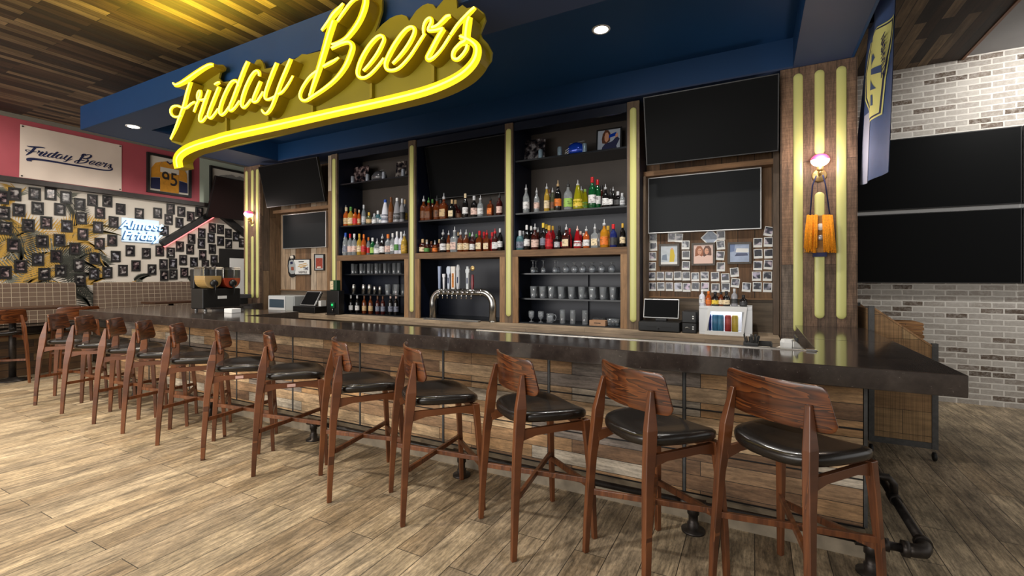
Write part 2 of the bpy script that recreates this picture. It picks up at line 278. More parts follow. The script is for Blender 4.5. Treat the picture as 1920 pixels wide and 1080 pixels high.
# ---------------------------------------------------------------- mesh helpers
class MB:
    def __init__(s): s.v = []; s.f = []; s.mi = []; s.sm = []
    def add(s, vs, fs, mi=0, smooth=False, mat=None):
        o = len(s.v)
        s.v += [tuple(mat @ Vector(p)) if mat else tuple(p) for p in vs]
        for f in fs: s.f.append(tuple(i + o for i in f)); s.mi.append(mi); s.sm.append(smooth)
        return s
    def box(s, x0, x1, y0, y1, z0, z1, mi=0, mat=None):
        vs = [(x0, y0, z0), (x1, y0, z0), (x1, y1, z0), (x0, y1, z0), (x0, y0, z1), (x1, y0, z1), (x1, y1, z1), (x0, y1, z1)]
        return s.add(vs, [(3, 2, 1, 0), (4, 5, 6, 7), (0, 1, 5, 4), (1, 2, 6, 5), (2, 3, 7, 6), (3, 0, 4, 7)], mi, mat=mat)
    def hexa(s, vs, mi=0):
        """8 corners: bottom loop then top loop"""
        return s.add(vs, [(3, 2, 1, 0), (4, 5, 6, 7), (0, 1, 5, 4), (1, 2, 6, 5), (2, 3, 7, 6), (3, 0, 4, 7)], mi)
    def rings(s, rings, mi=0, smooth=True, cap=True, closed=True):
        n = len(rings[0]); vs = [p for r in rings for p in r]; fs = []
        for i in range(len(rings) - 1):
            for j in range(n if closed else n - 1):
                a, b = i * n + j, i * n + (j + 1) % n
                fs.append((a, b, b + n, a + n))
        s.add(vs, fs, mi, smooth)
        if cap:
            s.add(rings[0], [tuple(range(n - 1, -1, -1))], mi); s.add(rings[-1], [tuple(range(n))], mi)
        return s
    def lathe(s, prof, n=20, c=(0, 0, 0), mi=0, smooth=True, axis='z', cap=True):
        R = []
        for r, z in prof:
            ring = []
            for j in range(n):
                a = 2 * PI * j / n; x, y = r * math.cos(a), r * math.sin(a)
                if axis == 'z': p = (c[0] + x, c[1] + y, c[2] + z)
                elif axis == 'y': p = (c[0] + x, c[1] - z, c[2] + y)
                else: p = (c[0] + z, c[1] + x, c[2] + y)
                ring.append(p)
            R.append(ring)
        return s.rings(R, mi, smooth, cap)
    def tube(s, pts, r, n=10, mi=0, cap=True, smooth=True):
        pts = [Vector(p) for p in pts]; R = []
        rr = r if isinstance(r, (list, tuple)) else [r] * len(pts)
        up = Vector((0, 0, 1))
        for i, p in enumerate(pts):
            d = (pts[min(i + 1, len(pts) - 1)] - pts[max(i - 1, 0)]).normalized()
            if abs(d.dot(up)) > .95: up = Vector((0, 1, 0)) if abs(d.y) < .9 else Vector((1, 0, 0))
            a = d.cross(up).normalized(); b = a.cross(d).normalized(); up = b
            R.append([tuple(p + a * math.cos(2 * PI * j / n) * rr[i] + b * math.sin(2 * PI * j / n) * rr[i]) for j in range(n)])
        return s.rings(R, mi, smooth, cap)
    def prism(s, poly, f0, f1, mi=0):
        """poly: list of keys; f0/f1 map a key to the near / far 3-D point"""
        n = len(poly); a = [f0(p) for p in poly]; b = [f1(p) for p in poly]
        s.add(a + b, [tuple(range(n)), tuple(range(2 * n - 1, n - 1, -1))] + [(j, j + n, (j + 1) % n + n, (j + 1) % n) for j in range(n)], mi)
        return s
    def build(s, name, mats, parent=None, loc=None, bevel=0, seg=2, smooth_all=False, recalc=True):
        me = bpy.data.meshes.new(name); me.from_pydata(s.v, [], s.f)
        for m in (mats if isinstance(mats, (list, tuple)) else [mats]): me.materials.append(M_[m] if isinstance(m, str) else m)
        me.polygons.foreach_set('material_index', s.mi); me.polygons.foreach_set('use_smooth', [True] * len(s.f) if smooth_all else s.sm)
        if recalc:
            bm = bmesh.new(); bm.from_mesh(me); bmesh.ops.remove_doubles(bm, verts=bm.verts, dist=1e-5); bmesh.ops.recalc_face_normals(bm, faces=bm.faces); bm.to_mesh(me); bm.free()
        o = bpy.data.objects.new(name, me); C.objects.link(o)
        if parent: o.parent = parent
        if loc: o.location = loc
        if bevel:
            b = o.modifiers.new('edge', 'BEVEL'); b.width = bevel; b.segments = seg; b.limit_method = 'ANGLE'; b.angle_limit = math.radians(40)
        return o
def tag(o, label, cat, group=None, kind=None):
    o['label'] = label; o['category'] = cat
    if group: o['group'] = group
    if kind: o['kind'] = kind
    return o
def thing(name, label, cat, loc=(0, 0, 0), rz=0, group=None):
    o = bpy.data.objects.new(name, None); C.objects.link(o); o.location = loc; o.rotation_euler = (0, 0, rz); o.empty_display_size = .1
    return tag(o, label, cat, group)
def struct(o): o['kind'] = 'structure'; return o
def col(o, r, g, b, a=0.): o.color = rgb(r, g, b)[:3] + (a,); return o
def dup(root, loc, rz=None):
    r = root.copy(); C.objects.link(r); r.location = loc
    if rz is not None: r.rotation_euler = (0, 0, rz)
    for ch in root.children:
        c = ch.copy(); C.objects.link(c); c.parent = r
        for g in ch.children:
            d = g.copy(); C.objects.link(d); d.parent = c
    return r
ORD = ['first', 'second', 'third', 'fourth', 'fifth', 'sixth', 'seventh', 'eighth', 'ninth', 'tenth', 'eleventh', 'twelfth', 'thirteenth', 'fourteenth', 'fifteenth', 'sixteenth', 'seventeenth', 'eighteenth', 'nineteenth', 'twentieth', 'twenty-first', 'twenty-second', 'twenty-third', 'twenty-fourth', 'twenty-fifth']

# ---------------------------------------------------------------- setting
XW = -10.65; YB = 7.45; ZC = 4.15
struct(MB().box(XW - .3, 6.5, -4.5, YB, -.05, 0).build('floor', 'floor'))
struct(MB().box(XW - .3, 2.2, -4.5, YB, ZC, ZC + .03).build('ceiling', 'ceiling'))
struct(MB().box(2.2, 6.5, -4.5, YB + .2, ZC + .03, ZC + .1).build('ceiling_side', 'grey_ceiling'))
struct(MB().box(2.2, 2.23, -4.5, YB - .002, ZC - .012, ZC + .03).build('trim_1', S('ceiling_edge_wood', rgb(120, 78, 50), .6)))
struct(MB().box(XW, 6.5, YB, YB + .2, 0, ZC + .1).build('wall_back', 'brick'))
w = MB().box(XW - .2, XW, -4.5, YB, 0, 3.05)
struct(w.build('wall_left', 'white_wall'))
yp = 5.62
w = MB().box(XW - .2, XW + .12, -4.5, yp, 3.13, ZC - .07, 0).box(XW - .2, XW + .12, yp, YB, 3.13, ZC - .07, 1)
struct(w.build('wall_left_bulkhead', ['pink', 'sage']))
struct(MB().box(XW - .2, XW + .15, -4.5, YB, 3.05, 3.13).build('trim_2', 'dark_trim'))
struct(MB().box(XW - .2, XW + .14, -4.5, YB, ZC - .07, ZC).build('trim_3', 'grey_trim'))
XB = XW + .12
# door in the gallery wall beside the far pillar
d0 = at_x(410, 466, XW); d1 = at_x(428, 484, XW)
dr = struct(MB().box(XW, XW + .05, d0[1], 7.4, 0, d0[2]).build('door_1', 'black_paint'))
dd = MB().box(XW + .05, XW + .07, d1[1], 7.3, .02, d1[2]).build('door_leaf', 'white', dr)
MB().lathe([(.02, 0), (.02, .04), (.032, .05), (.032, .08), (.01, .09)], 12, (XW + .07, 7.2, 1.0), axis='x').build('door_knob', 'chrome', dd)

# palm mural printed on the gallery wall
def frond(mb, base, ang, L, n, mi, sp=1.0, w=.011, x=XW + .004):
    """one feathery leaf in the wall plane (y, z); long thin leaflets off an arched rib"""
    pts = []
    for i in range(n + 1):
        t = i / n; a = ang - .55 * t * (1 if math.cos(ang) > 0 else -1)
        pts.append((base[0] + L * t * math.cos(a), base[1] + L * t * math.sin(a), a, t))
    for y, z, a, t in pts[1:]:
        ll = L * .42 * sp * (1 - .55 * abs(t - .35))
        for sgn in (-1, 1):
            b = a + sgn * (.95 - .45 * t); dy, dz = math.cos(b), math.sin(b)
            m_ = (y + ll * .45 * dy, z + ll * .45 * dz); tip = (y + ll * dy, z + ll * dz - .03 * ll)
            q = [(x, y, z), (x, m_[0] - w * dz, m_[1] + w * dy), (x, tip[0], tip[1]), (x, m_[0] + w * dz, m_[1] - w * dy)]
            if all(p[2] < 3.04 and p[2] > .2 for p in q): mb.add(q, [(0, 1, 2, 3)], mi)
    for i in range(n):
        (y0, z0, a, _), (y1, z1, _, _) = pts[i], pts[i + 1]
        ny, nz = -math.sin(a) * .006, math.cos(a) * .006
        q = [(x, y0 + ny, z0 + nz), (x, y1 + ny, z1 + nz), (x, y1 - ny, z1 - nz), (x, y0 - ny, z0 - nz)]
        if all(p[2] < 3.04 for p in q): mb.add(q, [(0, 1, 2, 3)], mi)
mur = MB(); rnd = random.Random(3)
for px, py, cnt, L in ((20, 420, 4, .8), (60, 520, 5, .85), (95, 440, 4, .8), (110, 365, 4, .6), (40, 360, 3, .6), (135, 480, 4, .6), (0, 500, 3, .8), (110, 525, 3, .6), (165, 545, 3, .45), (270, 535, 3, .3), (350, 530, 4, .3), (80, 470, 4, .7), (125, 500, 3, .6), (165, 470, 2, .45)):
    b = at_x(px, py, XW)
    for i in range(cnt):
        frond(mur, (b[1] + rnd.uniform(-.15, .15), b[2] + rnd.uniform(-.12, .12)), rnd.uniform(0, 2 * PI), L * rnd.uniform(.7, 1.1), 22, rnd.choice([0, 0, 0, 1, 1, 2, 2, 3]), x=XW + .003 + rnd.uniform(0, .004))
tag(mur.build('palm_mural', ['palm_dark', 'palm_grey', 'palm_gold', 'palm_olive'], recalc=False), 'painted mural of dark and golden palm fronds on the white gallery wall', 'mural')

# ---------------------------------------------------------------- floating blue soffit
SX0, SX1, SY0, SY1, SZ0, SZ1 = -8.0, .79, 2.77, 5.62, 3.5, 3.81
RX0, RX1, RY0, RY1 = -7.2, .322, 3.232, 5.10
t = thing('soffit', 'floating blue soffit hung below the board ceiling above the bar', 'soffit')
m = MB()
m.box(SX0, SX1, SY0, SY0 + .02, SZ0, SZ1); m.box(SX0, SX0 + .02, SY0 + .02, SY1, SZ0, SZ1); m.box(SX1 - .02, SX1, SY0 + .02, SY1, SZ0, SZ1); m.box(SX0 + .02, SX1 - .02, SY1 - .02, SY1, SZ0, SZ1)
m.build('fascia', 'navy', t)
m = MB(); e = .003
m.box(SX0 + .02, SX1 - .02, SY0 + .02, RY0, SZ0 + e, SZ0 + .02); m.box(SX0 + .02, RX0, RY0, RY1, SZ0 + e, SZ0 + .02); m.box(RX1, SX1 - .02, RY0, RY1, SZ0 + e, SZ0 + .02); m.box(SX0 + .02, SX1 - .02, RY1, SY1 - .02, SZ0 + e, SZ0 + .02)
m.build('underside', 'navy_under', t)
m = MB()
m.box(RX0, RX1, RY0 - .02, RY0, SZ0 + .02, SZ1 - .02); m.box(RX0, RX1, RY1, RY1 + .02, SZ0 + .02, SZ1 - .02); m.box(RX0 - .02, RX0, RY0, RY1, SZ0 + .02, SZ1 - .02); m.box(RX1, RX1 + .02, RY0, RY1, SZ0 + .02, SZ1 - .02)
m.box(SX0 + .02, SX1 - .02, SY0 + .02, SY1 - .02, SZ1 - .02, SZ1)
m.build('tray', 'navy', t)
m = MB()
for x in (-7.3, -4.6, -2.0, .2):
    for y in (3.4, 5.0): m.lathe([(.008, SZ1), (.008, ZC)], 8, (x, y, 0))
m.build('hanger_rod', 'black', t)
def downlight(p, label):
    t = thing('downlight', label, 'ceiling light', p, group=None)
    MB().lathe([(.062, 0), (.078, -.004), (.084, .002), (.084, .006)], 28).build('trim_ring', 'white', t)
    MB().lathe([(.0, -.0015), (.062, -.0015), (.062, .004)], 28, cap=False).build('lens', 'down', t)
    l = bpy.data.lights.new('downlight_beam', 'SPOT'); l.energy = 110; l.spot_size = 2.3; l.spot_blend = .9; l.shadow_soft_size = .06; l.color = (1, .95, .88)
    o = bpy.data.objects.new('downlight_beam', l); C.objects.link(o); o.parent = t; o.location = (0, 0, -.03)
    return t, l
pd = at_z(250, 237, SZ0 + .003); downlight((pd[0], pd[1], SZ0 - .002), 'round recessed downlight in the soffit underside near the pink wall')
pd = at_z(1127, 55, SZ1 - .02); downlight((pd[0], pd[1], SZ1 - .025), 'round recessed downlight in the dark blue tray above the shelves')

# ---------------------------------------------------------------- back bar
YF = 5.14; YS = 5.68; ZL = .945; PTOP = 3.47
def tubes_on(parent, xs, z0, z1, y, r, split=None):
    for i, x in enumerate(xs):
        segs = [(z0 - (.14 if split and len(xs) == 3 and xs[0] < 0 and z0 < 1.145 and i == 0 else 0), z1)] if not (split and i == 1) else [(z0, split[0]), (split[1], z1)]
        for a, b in segs:
            m = MB(); n = 16; R = []
            for j in range(0, 7):                       # rounded lower and upper ends, half-round front
                q = PI / 2 * j / 6; R.append((a + r * (1 - math.sin(q)), r * max(.04, math.cos(q)) if j < 6 else .001))
            R = R[::-1]; top = [(b - (z - a), w) for z, w in R][::-1]
            rings = []
            for z, w in R + top:
                rings.append([(x + w * math.cos(PI * k / n), y - .35 * w * math.sin(PI * k / n) - .002, z) for k in range(n + 1)] + [(x, y + .004, z)])
            m.rings(rings); m.build('yellow_tube', 'tube', parent)
def pillar(x0, x1, label, face='pillar', side='pillar_side'):
    t = thing('pillar', label, 'pillar', ((x0 + x1) / 2, 5.4, 0))
    X = (x0 + x1) / 2
    MB().box(x0 - X, x1 - X, 5.10 - 5.4, 5.13 - 5.4, 0, SZ0).build('facing', face, t)
    MB().box(x0 - X, x1 - X, 5.13 - 5.4, 5.62 - 5.4, 0, SZ0).build('shaft', side, t)
    return t, X
pr_, X = pillar(.22, .815, 'weathered wood pillar with yellow tubes at the right end of the bar')
tubes_on(pr_, [.362 - X, .531 - X, .697 - X], 1.14, 3.44, 5.10 - 5.4, .039, (2.31, 2.65))
pl_, X = pillar(-8.15, -7.69, 'weathered wood pillar with yellow tubes beside the slush machine')
tubes_on(pl_, [-8.07 - X, -7.90 - X, -7.76 - X], 1.15, 3.43, 5.10 - 5.4, .036, (2.25, 2.42))

PX = [-5.89, -4.32, -2.755, -1.19]; PW = [.13, .125, .11, .134]
desc = ['beside the left wood panelled bay', 'left of the tap tower', 'right of the tap tower', 'left of the instant photos']
for x, w_, ds in zip(PX, PW, desc):
    t = thing('pilaster', 'slim wooden upright with one yellow tube, ' + ds, 'upright', (x, YF, ZL), group='uprights between the back bar bays')
    MB().box(-w_ / 2, w_ / 2, 0, .03, 0, PTOP - ZL).build('facing', 'pilaster', t)
    MB().box(-w_ / 2 - .0, w_ / 2, .03, .54, 0, PTOP - ZL).build('side_board', 'cab', t)
    tubes_on(t, [0], .08, 3.40 - ZL, 0, .036)

bays = [(-5.825, -4.3825, 'left'), (-4.2575, -2.81, 'middle'), (-2.70, -1.257, 'right')]
shelfthing = []
for bi, (x0, x1, nm) in enumerate(bays):
    w_ = x1 - x0
    wh = {'left': 'left', 'middle': 'middle', 'right': 'right'}[nm]
    t = thing('back_bar_cabinet', ['dark shelving bay with wine bottles in its lower cabinet', 'dark shelving bay holding the screen above the tap tower', 'dark shelving bay with a blue helmet on its top shelf'][bi], 'shelving', (x0, YF, ZL), group='back bar shelving bays')
    D = YS - YF
    m = MB().box(.001, .012, .03, D, 0, PTOP - ZL).box(w_ - .012, w_ - .001, .03, D, 0, PTOP - ZL).box(.012, w_ - .012, .05, D, PTOP - ZL - .02, PTOP - ZL).box(.012, w_ - .012, D - .015, D, 0, 2.33 - ZL)
    m.box(.012, w_ - .012, .02, .05, PTOP - ZL - .10, PTOP - ZL - .0)
    m.build('carcass', 'cab', t)
    MB().box(.012, w_ - .012, D - .015, D, 2.34 - ZL, PTOP - ZL - .02).build('back_panel', 'cab_back', t)
    # wood shelf with face posts
    MB().box(.001, w_ - .001, .0, D - .016, 1.78 - ZL, 1.862 - ZL).build('wood_shelf', 'rail_wood', t)
    pw = .075
    MB().box(.001, pw, .0, .03, .001, 1.779 - ZL).build('post', 'post_wood', t); MB().box(w_ - pw, w_ - .001, .0, .03, .001, 1.779 - ZL).build('post', 'post_wood', t)
    zs = [2.31, 2.975] if bi != 1 else [2.305]
    for z in zs:
        MB().box(.013, w_ - .013, .05, D - .016, z - ZL, z + .022 - ZL).build('shelf', 'shelf', t, bevel=.002)
    if bi != 1:
        for z in (1.555, 1.24): MB().box(.013, w_ - .013, .10, D - .016, z - ZL, z + .018 - ZL).build('shelf', 'shelf', t)
    MB().box(.013, w_ - .013, .03, D - .016, .001, .012).build('bottom_board', 'shelf', t)
    if bi != 1: MB().box(w_ * .56, w_ * .56 + .02, D - .05, D - .016, .012, 1.55 - ZL).build('divider', 'cab', t)
# wood clad bays at both ends
for x0, x1, mt, lab, px0 in ((-7.685, -5.957, 'bay', 'panelled back of light and dark barn boards behind the grey till', 0), (-1.12, .215, 'bay_dark', 'panelled back of dark barn boards behind the instant photos', 1)):
    t = thing('barn_board_panel', lab, 'wall panel', (x0, 5.5, ZL), group='wood clad bays of the back bar')
    W = x1 - x0
    MB().box(0, W, 0, .03, 1.295 - ZL, PTOP - ZL).build('boards', mt, t)
    MB().box(0, W, 0, .025, 0, 1.285 - ZL).build('backsplash', 'backsplash', t)
    MB().box(0, W, -.02, .0, 1.285 - ZL, 1.30 - ZL).build('trim_strip', 'rail_wood', t)
    MB().box(0, W, -.16, -.001, 2.665 - ZL, 2.72 - ZL).build('shelf_rail', 'rail_wood', t)
    if px0: MB().box(W - .05, W, -.2, -.001, 0, PTOP - ZL).build('corner_post', 'pilaster', t); MB().box(0, .03, -.2, -.001, 0, 2.66 - ZL).build('corner_post', 'pilaster', t)
    else: MB().box(W - .1, W - .02, -.33, -.001, 1.3 - ZL, PTOP - ZL).build('corner_post', 'bay', t)
t = thing('back_counter', 'long low wooden counter under the bottle shelves holding both tills', 'counter', (-3.7, 5.3, 0))
MB().box(-3.98, 3.91, -.315, .19, ZL - .08, ZL - .001).build('worktop', 'ledge', t)
MB().box(-3.98, 3.91, -.27, .19, .0, ZL - .081).build('base_cabinet', 'backsplash', t)
# ---------------------------------------------------------------- the bar
CF, CZ, CT = 2.842, 1.07, .105
t = thing('bar_counter', 'long bar with dark polished stone top and reclaimed wood cladding', 'bar', (-3.7, 3.1, 0))
bx, by = -3.7, 3.1
XL, XR = -8.25, .868; XI = .336; YI = 3.318
def top_piece(x0, x1, y0, y1): return MB().box(x0 - bx, x1 - bx, y0 - by, y1 - by, CZ - CT, CZ)
m = MB()
poly = [(XL, CF), (XR, CF), (XR, 3.998), (XI, 3.998), (XI, YI), (-5.3, YI), (-5.3, 4.05), (-7.6, 4.05), (-7.6, 5.09), (XL, 5.09)]
m.prism(poly, lambda p: (p[0] - bx, p[1] - by, CZ - CT), lambda p: (p[0] - bx, p[1] - by, CZ))
m.build('countertop', 'stone', t, bevel=.004)
m = MB().box(XI - bx, XR - bx, 4.001 - by, 5.078 - by, CZ - CT, CZ)
m.build('countertop', 'stone', t, bevel=.004)
strips = [.532, -.396, -1.329, -2.274, -3.213, -4.146, -5.085, -6.02, -6.96, -7.9]
rows = [(.965, .697), (.685, .425), (.413, .165)]
for i in range(len(strips) - 1):
    for z1, z0 in rows:
        MB().box(strips[i + 1] + .012 - bx, strips[i] - .012 - bx, 0, .02, z0, z1).build('clad_panel', 'panel', t)
MB().box(-7.9 - bx, .531 - bx, .012, .06, .0, .964).build('backing_board', 'black_paint', t)
MB().box(.47 - bx, .531 - bx, .061, 1.95, .0, .964).build('side_panel', 'black_paint', t)
MB().box(-7.9 - bx, -7.84 - bx, .061, 1.95, .0, .964).build('side_panel', 'black_paint', t)
for x in strips:
    MB().box(x - .008 - bx, x + .008 - bx, -.004, .011, .165, .964).build('metal_strip', 'iron_frame', t)
MB().box(-7.9 - bx, .531 - bx, -.012, .011, .0, .15).build('base_tile', 'cove', t)
# stainless rail and wells behind the counter edge
t = thing('bar_well', 'stainless steel bar rail along the inner edge of the counter', 'bar rail', (-.9, YI + .004, .9))
MB().box(-1.2, 1.232, 0, .05, .1, .176).build('rail', 'steel', t, bevel=.006)
MB().box(-1.2, 1.232, .05, .6, .05, .07).build('well_deck', 'steel', t)
MB().box(-1.2, 1.232, .05, .55, -.9, .05).build('well_base', 'black_paint', t)
MB().box(1.18, 1.233, .0, .045, .1765, .182).build('rail_end', 'chrome', t)

# foot rail
t = thing('foot_rail', 'black iron pipe foot rail on flanged posts along the bar base', 'foot rail', (-3.7, 2.95, 0))
yr = 2.95; zr = .165
MB().tube([(-7.6 - bx, 0, zr), (.70 - bx, 0, zr)], .021, 14).build('pipe', 'iron', t)
MB().tube([(.757 - bx, .08, zr), (.757 - bx, 1.6, zr)], .024, 14).build('pipe', 'iron', t)
e = MB().tube([(.66 - bx, 0, zr), (.70 - bx, 0, zr), (.735 - bx, .012, zr), (.752 - bx, .05, zr), (.757 - bx, .10, zr)], .033, 14)
for q in (((.65 - bx, 0, zr), (.68 - bx, 0, zr)), ((.757 - bx, .085, zr), (.757 - bx, .115, zr))): e.tube(q, .039, 14)
e.build('elbow', 'iron', t)
def post(x, y):
    m = MB().lathe([(.068, 0), (.068, .012), (.034, .016), (.034, .05), (.027, .055), (.027, .10), (.034, .105), (.034, .135), (.03, zr)], 18, (x - bx, y - yr, 0)); return m
for x in (.53, -.326, -1.99, -3.651, -5.31, -6.97):
    post(x, yr).build('post', 'iron', t)
    MB().tube([(x - .07 - bx, 0, zr), (x - .05 - bx, 0, zr), (x + .05 - bx, 0, zr), (x + .07 - bx, 0, zr)], [.033, .031, .031, .033], 14).build('tee', 'iron', t)
m = MB().tube([(.757 - bx, .6, zr), (.757 - bx, .7, zr)], .032, 14).tube([(.757 - bx, .65, zr), (.757 - bx, .65, .25), (.73 - bx, .65, .285), (.545 - bx, .65, .285)], .022, 12).tube([(.552 - bx, .65, .285), (.534 - bx, .65, .285)], .05, 16)
m.build('wall_bracket', 'iron', t)

# ---------------------------------------------------------------- stools
def bar_seg(m, secs, mi=0):
    """square-section bar through (x, y, z, wx, wy) sections"""
    R = [[(x - a / 2, y - b / 2, z), (x + a / 2, y - b / 2, z), (x + a / 2, y + b / 2, z), (x - a / 2, y + b / 2, z)] for x, y, z, a, b in secs]
    return m.rings(R, mi, smooth=False)
def rail(m, p, q, h, w):
    p, q = Vector(p), Vector(q); d = (q - p).normalized(); n = Vector((-d.y, d.x, 0)).normalized() * w / 2; u = Vector((0, 0, h / 2))
    return m.hexa([tuple(v) for v in (p - n - u, q - n - u, q + n - u, p + n - u, p - n + u, q - n + u, q + n + u, p + n + u)])
def make_stool():
    t = thing('bar_stool', '-', 'bar stool')
    for s in (-1, 1):
        m = MB(); bar_seg(m, [(s * .243, -.262, 0, .027, .030), (s * .238, -.253, .2, .031, .036), (s * .222, -.232, .55, .035, .046), (s * .212, -.213, .70, .036, .058), (s * .207, -.203, .80, .036, .062)])
        # tip cut to a point where it clasps the back
        x, y = s * .186, -.178
        m.hexa([(s * .207 - .018, -.234, .80), (s * .207 + .018, -.234, .80), (s * .207 + .018, -.172, .80), (s * .207 - .018, -.172, .80), (x - .013, -.192, .980), (x + .013, -.192, .980), (x + .013, -.172, .980), (x - .013, -.172, .980)])
        m.build('leg', 'leg', t, bevel=.004)
    for s in (-1, 1):
        m = MB(); bar_seg(m, [(s * .245, .258, 0, .027, .028), (s * .238, .249, .25, .031, .032), (s * .222, .228, .55, .037, .038), (s * .213, .215, .692, .042, .044)])
        m.build('leg', 'leg', t, bevel=.004)
    m = MB()
    for s in (-1, 1):
        rail(m, (s * .208, -.21, .664), (s * .208, .212, .664), .04, .024)
        for y0, y1 in ((-.205, -.11), (.205, .11)): m.hexa([(s * .208 - .0118, y0, .622), (s * .208 + .0118, y0, .622), (s * .208 + .0118, y1, .644), (s * .208 - .0118, y1, .644), (s * .208 - .0118, y0, .646), (s * .208 + .0118, y0, .646), (s * .208 + .0118, y1, .646), (s * .208 - .0118, y1, .646)])
    rail(m, (-.21, .205, .664), (.21, .205, .664), .04, .024)
    m.build('seat_frame', 'leg', t, bevel=.003)
    m = MB(); rail(m, (-.23, -.225, .335), (.232, .236, .335), .03, .02); m.build('stretcher', 'leg', t, bevel=.002)
    m = MB(); rail(m, (.23, -.225, .335), (-.232, .236, .335), .0298, .0205); m.build('stretcher', 'leg', t, bevel=.002)
    m = MB(); rail(m, (-.236, .243, .30), (.236, .243, .30), .034, .02); m.build('foot_bar', 'leg', t, bevel=.002)
    # saddle cushion
    def outl(k, n=40):
        P = []
        for j in range(n):
            a = 2 * PI * j / n; ca, sa = math.cos(a), math.sin(a); e = .62
            x = math.copysign(abs(ca) ** e, ca); y = math.copysign(abs(sa) ** e, sa)
            hw = .254 + .02 * y; P.append((x * hw * k, .024 + y * .24 * k))
        return P
    R = []
    for k, z in ((.86, .683), (.95, .685), (.99, .696), (1.0, .712), (.985, .728), (.94, .738), (.84, .745), (.66, .748), (.42, .747), (.18, .745)):
        R.append([(x, y, z + .034 * (abs(x) / .25) ** 2.2 + .012 * max(0, -y / .2) - .01 * max(0, y / .25)) for x, y in outl(k)])
    MB().rings(R).build('seat', 'leather', t)
    # bent back
    nx, nz = 26, 8; front, backs = [], []
    def P(u, v, off):
        hw = .27 - .024 * v; x = u * hw; y = -.198 + 1.0 * abs(x) ** 2.0 - .012 * (v - .4)
        rr = 0
        z0, z1 = .868, 1.066
        cr = .035; ex = max(0, abs(u) - (1 - cr / hw)) * hw / cr           # rounded corners
        sh = cr * (1 - math.sqrt(max(0, 1 - min(1, ex) ** 2)))
        z = (z0 + sh) + (z1 - z0 - 2 * sh) * v
        n = Vector((-2.3 * x, 1, 0)).normalized() * off
        return (x + n.x, y + n.y, z)
    us = [-1 + 2 * i / nx for i in range(nx + 1)]; us = [math.copysign(1 - (1 - abs(u)) ** 1.35, u) for u in us]
    rings = []
    for u in us:
        a = [P(u, j / nz, .007) for j in range(nz + 1)]; b = [P(u, j / nz, -.007) for j in range(nz, -1, -1)]
        rings.append(a + b)
    MB().rings(rings).build('backrest', 'walnut', t, bevel=.003)
    return t
stool0 = make_stool(); A0 = math.radians(-37.3)
def R2(x, y, a): return (x * math.cos(a) - y * math.sin(a), x * math.sin(a) + y * math.cos(a))
feet = [(-7.559, 2.203), (-6.824, 2.204), (-6.059, 2.206), (-5.439, 2.201), (-4.782, 2.194), (-4.058, 2.19), (-3.389, 2.194), (-2.543, 2.178), (-1.901, 2.177), (-1.143, 2.188)]
turn = [0, -1, 1, 0, 1, -1, 0, 4, -2, 0]
slab = ['walnut backed stool at the far end of the bar row, nearest the plaid booths', 'second stool from the far booth end of the bar row', 'third stool from the far booth end of the bar row', 'fourth stool from the far booth end of the bar row', 'fifth stool from the far booth end of the bar row',
        'bar stool with a pale tag under its seat, the farther of two', 'bar stool with a pale tag under its seat, the nearer of two', 'fifth stool from the corner of the bar, first past the tagged pair', 'fourth stool from the stone corner of the bar', 'third stool from the stone corner of the bar', 'second stool from the stone corner of the bar, black leather seat', 'bar stool standing nearest the stone corner, grain of its broad back showing']
cen = []
for (fx, fy), d in zip(feet, turn):
    a = A0 + math.radians(d); ox, oy = R2(.243, -.262, a); cen.append((fx - ox, fy - oy, a))
a = A0; ox, oy = R2(-.243, -.262, a); cen.append((-.828 - ox, 2.446 - oy, a)); cen.append((.164, 2.566, a))
stools = []
for i, (x, y, a) in enumerate(cen):
    o = stool0 if i == 0 else dup(stool0, (x, y, 0), a)
    o.location = (x, y, 0); o.rotation_euler = (0, 0, a); o['label'] = slab[i]; o['group'] = 'walnut stools along the bar'; stools.append(o)
tagm = None
for i in (5, 6):
    if tagm is None:
        tagm = MB().box(.2205, .2235, -.03, .03, .652, .675).build('paper_tag', S('pale_pink_tag', rgb(206, 168, 156), .6), stools[i]); tagm['label'] = 'pale pink paper tag'
    else:
        c = tagm.copy(); C.objects.link(c); c.parent = stools[i]
for (x, y, a, lb) in ((-9.50, 2.38, PI / 2 + .05, 'dark stool tucked under the booth table, nearest the left edge of view'), (-9.46, 3.22, PI / 2 - .1, 'dark stool at the booth table behind the farthest bar stools')):
    o = dup(stool0, (x, y, 0), a); o['label'] = lb; o['group'] = 'stools at the booth tables'

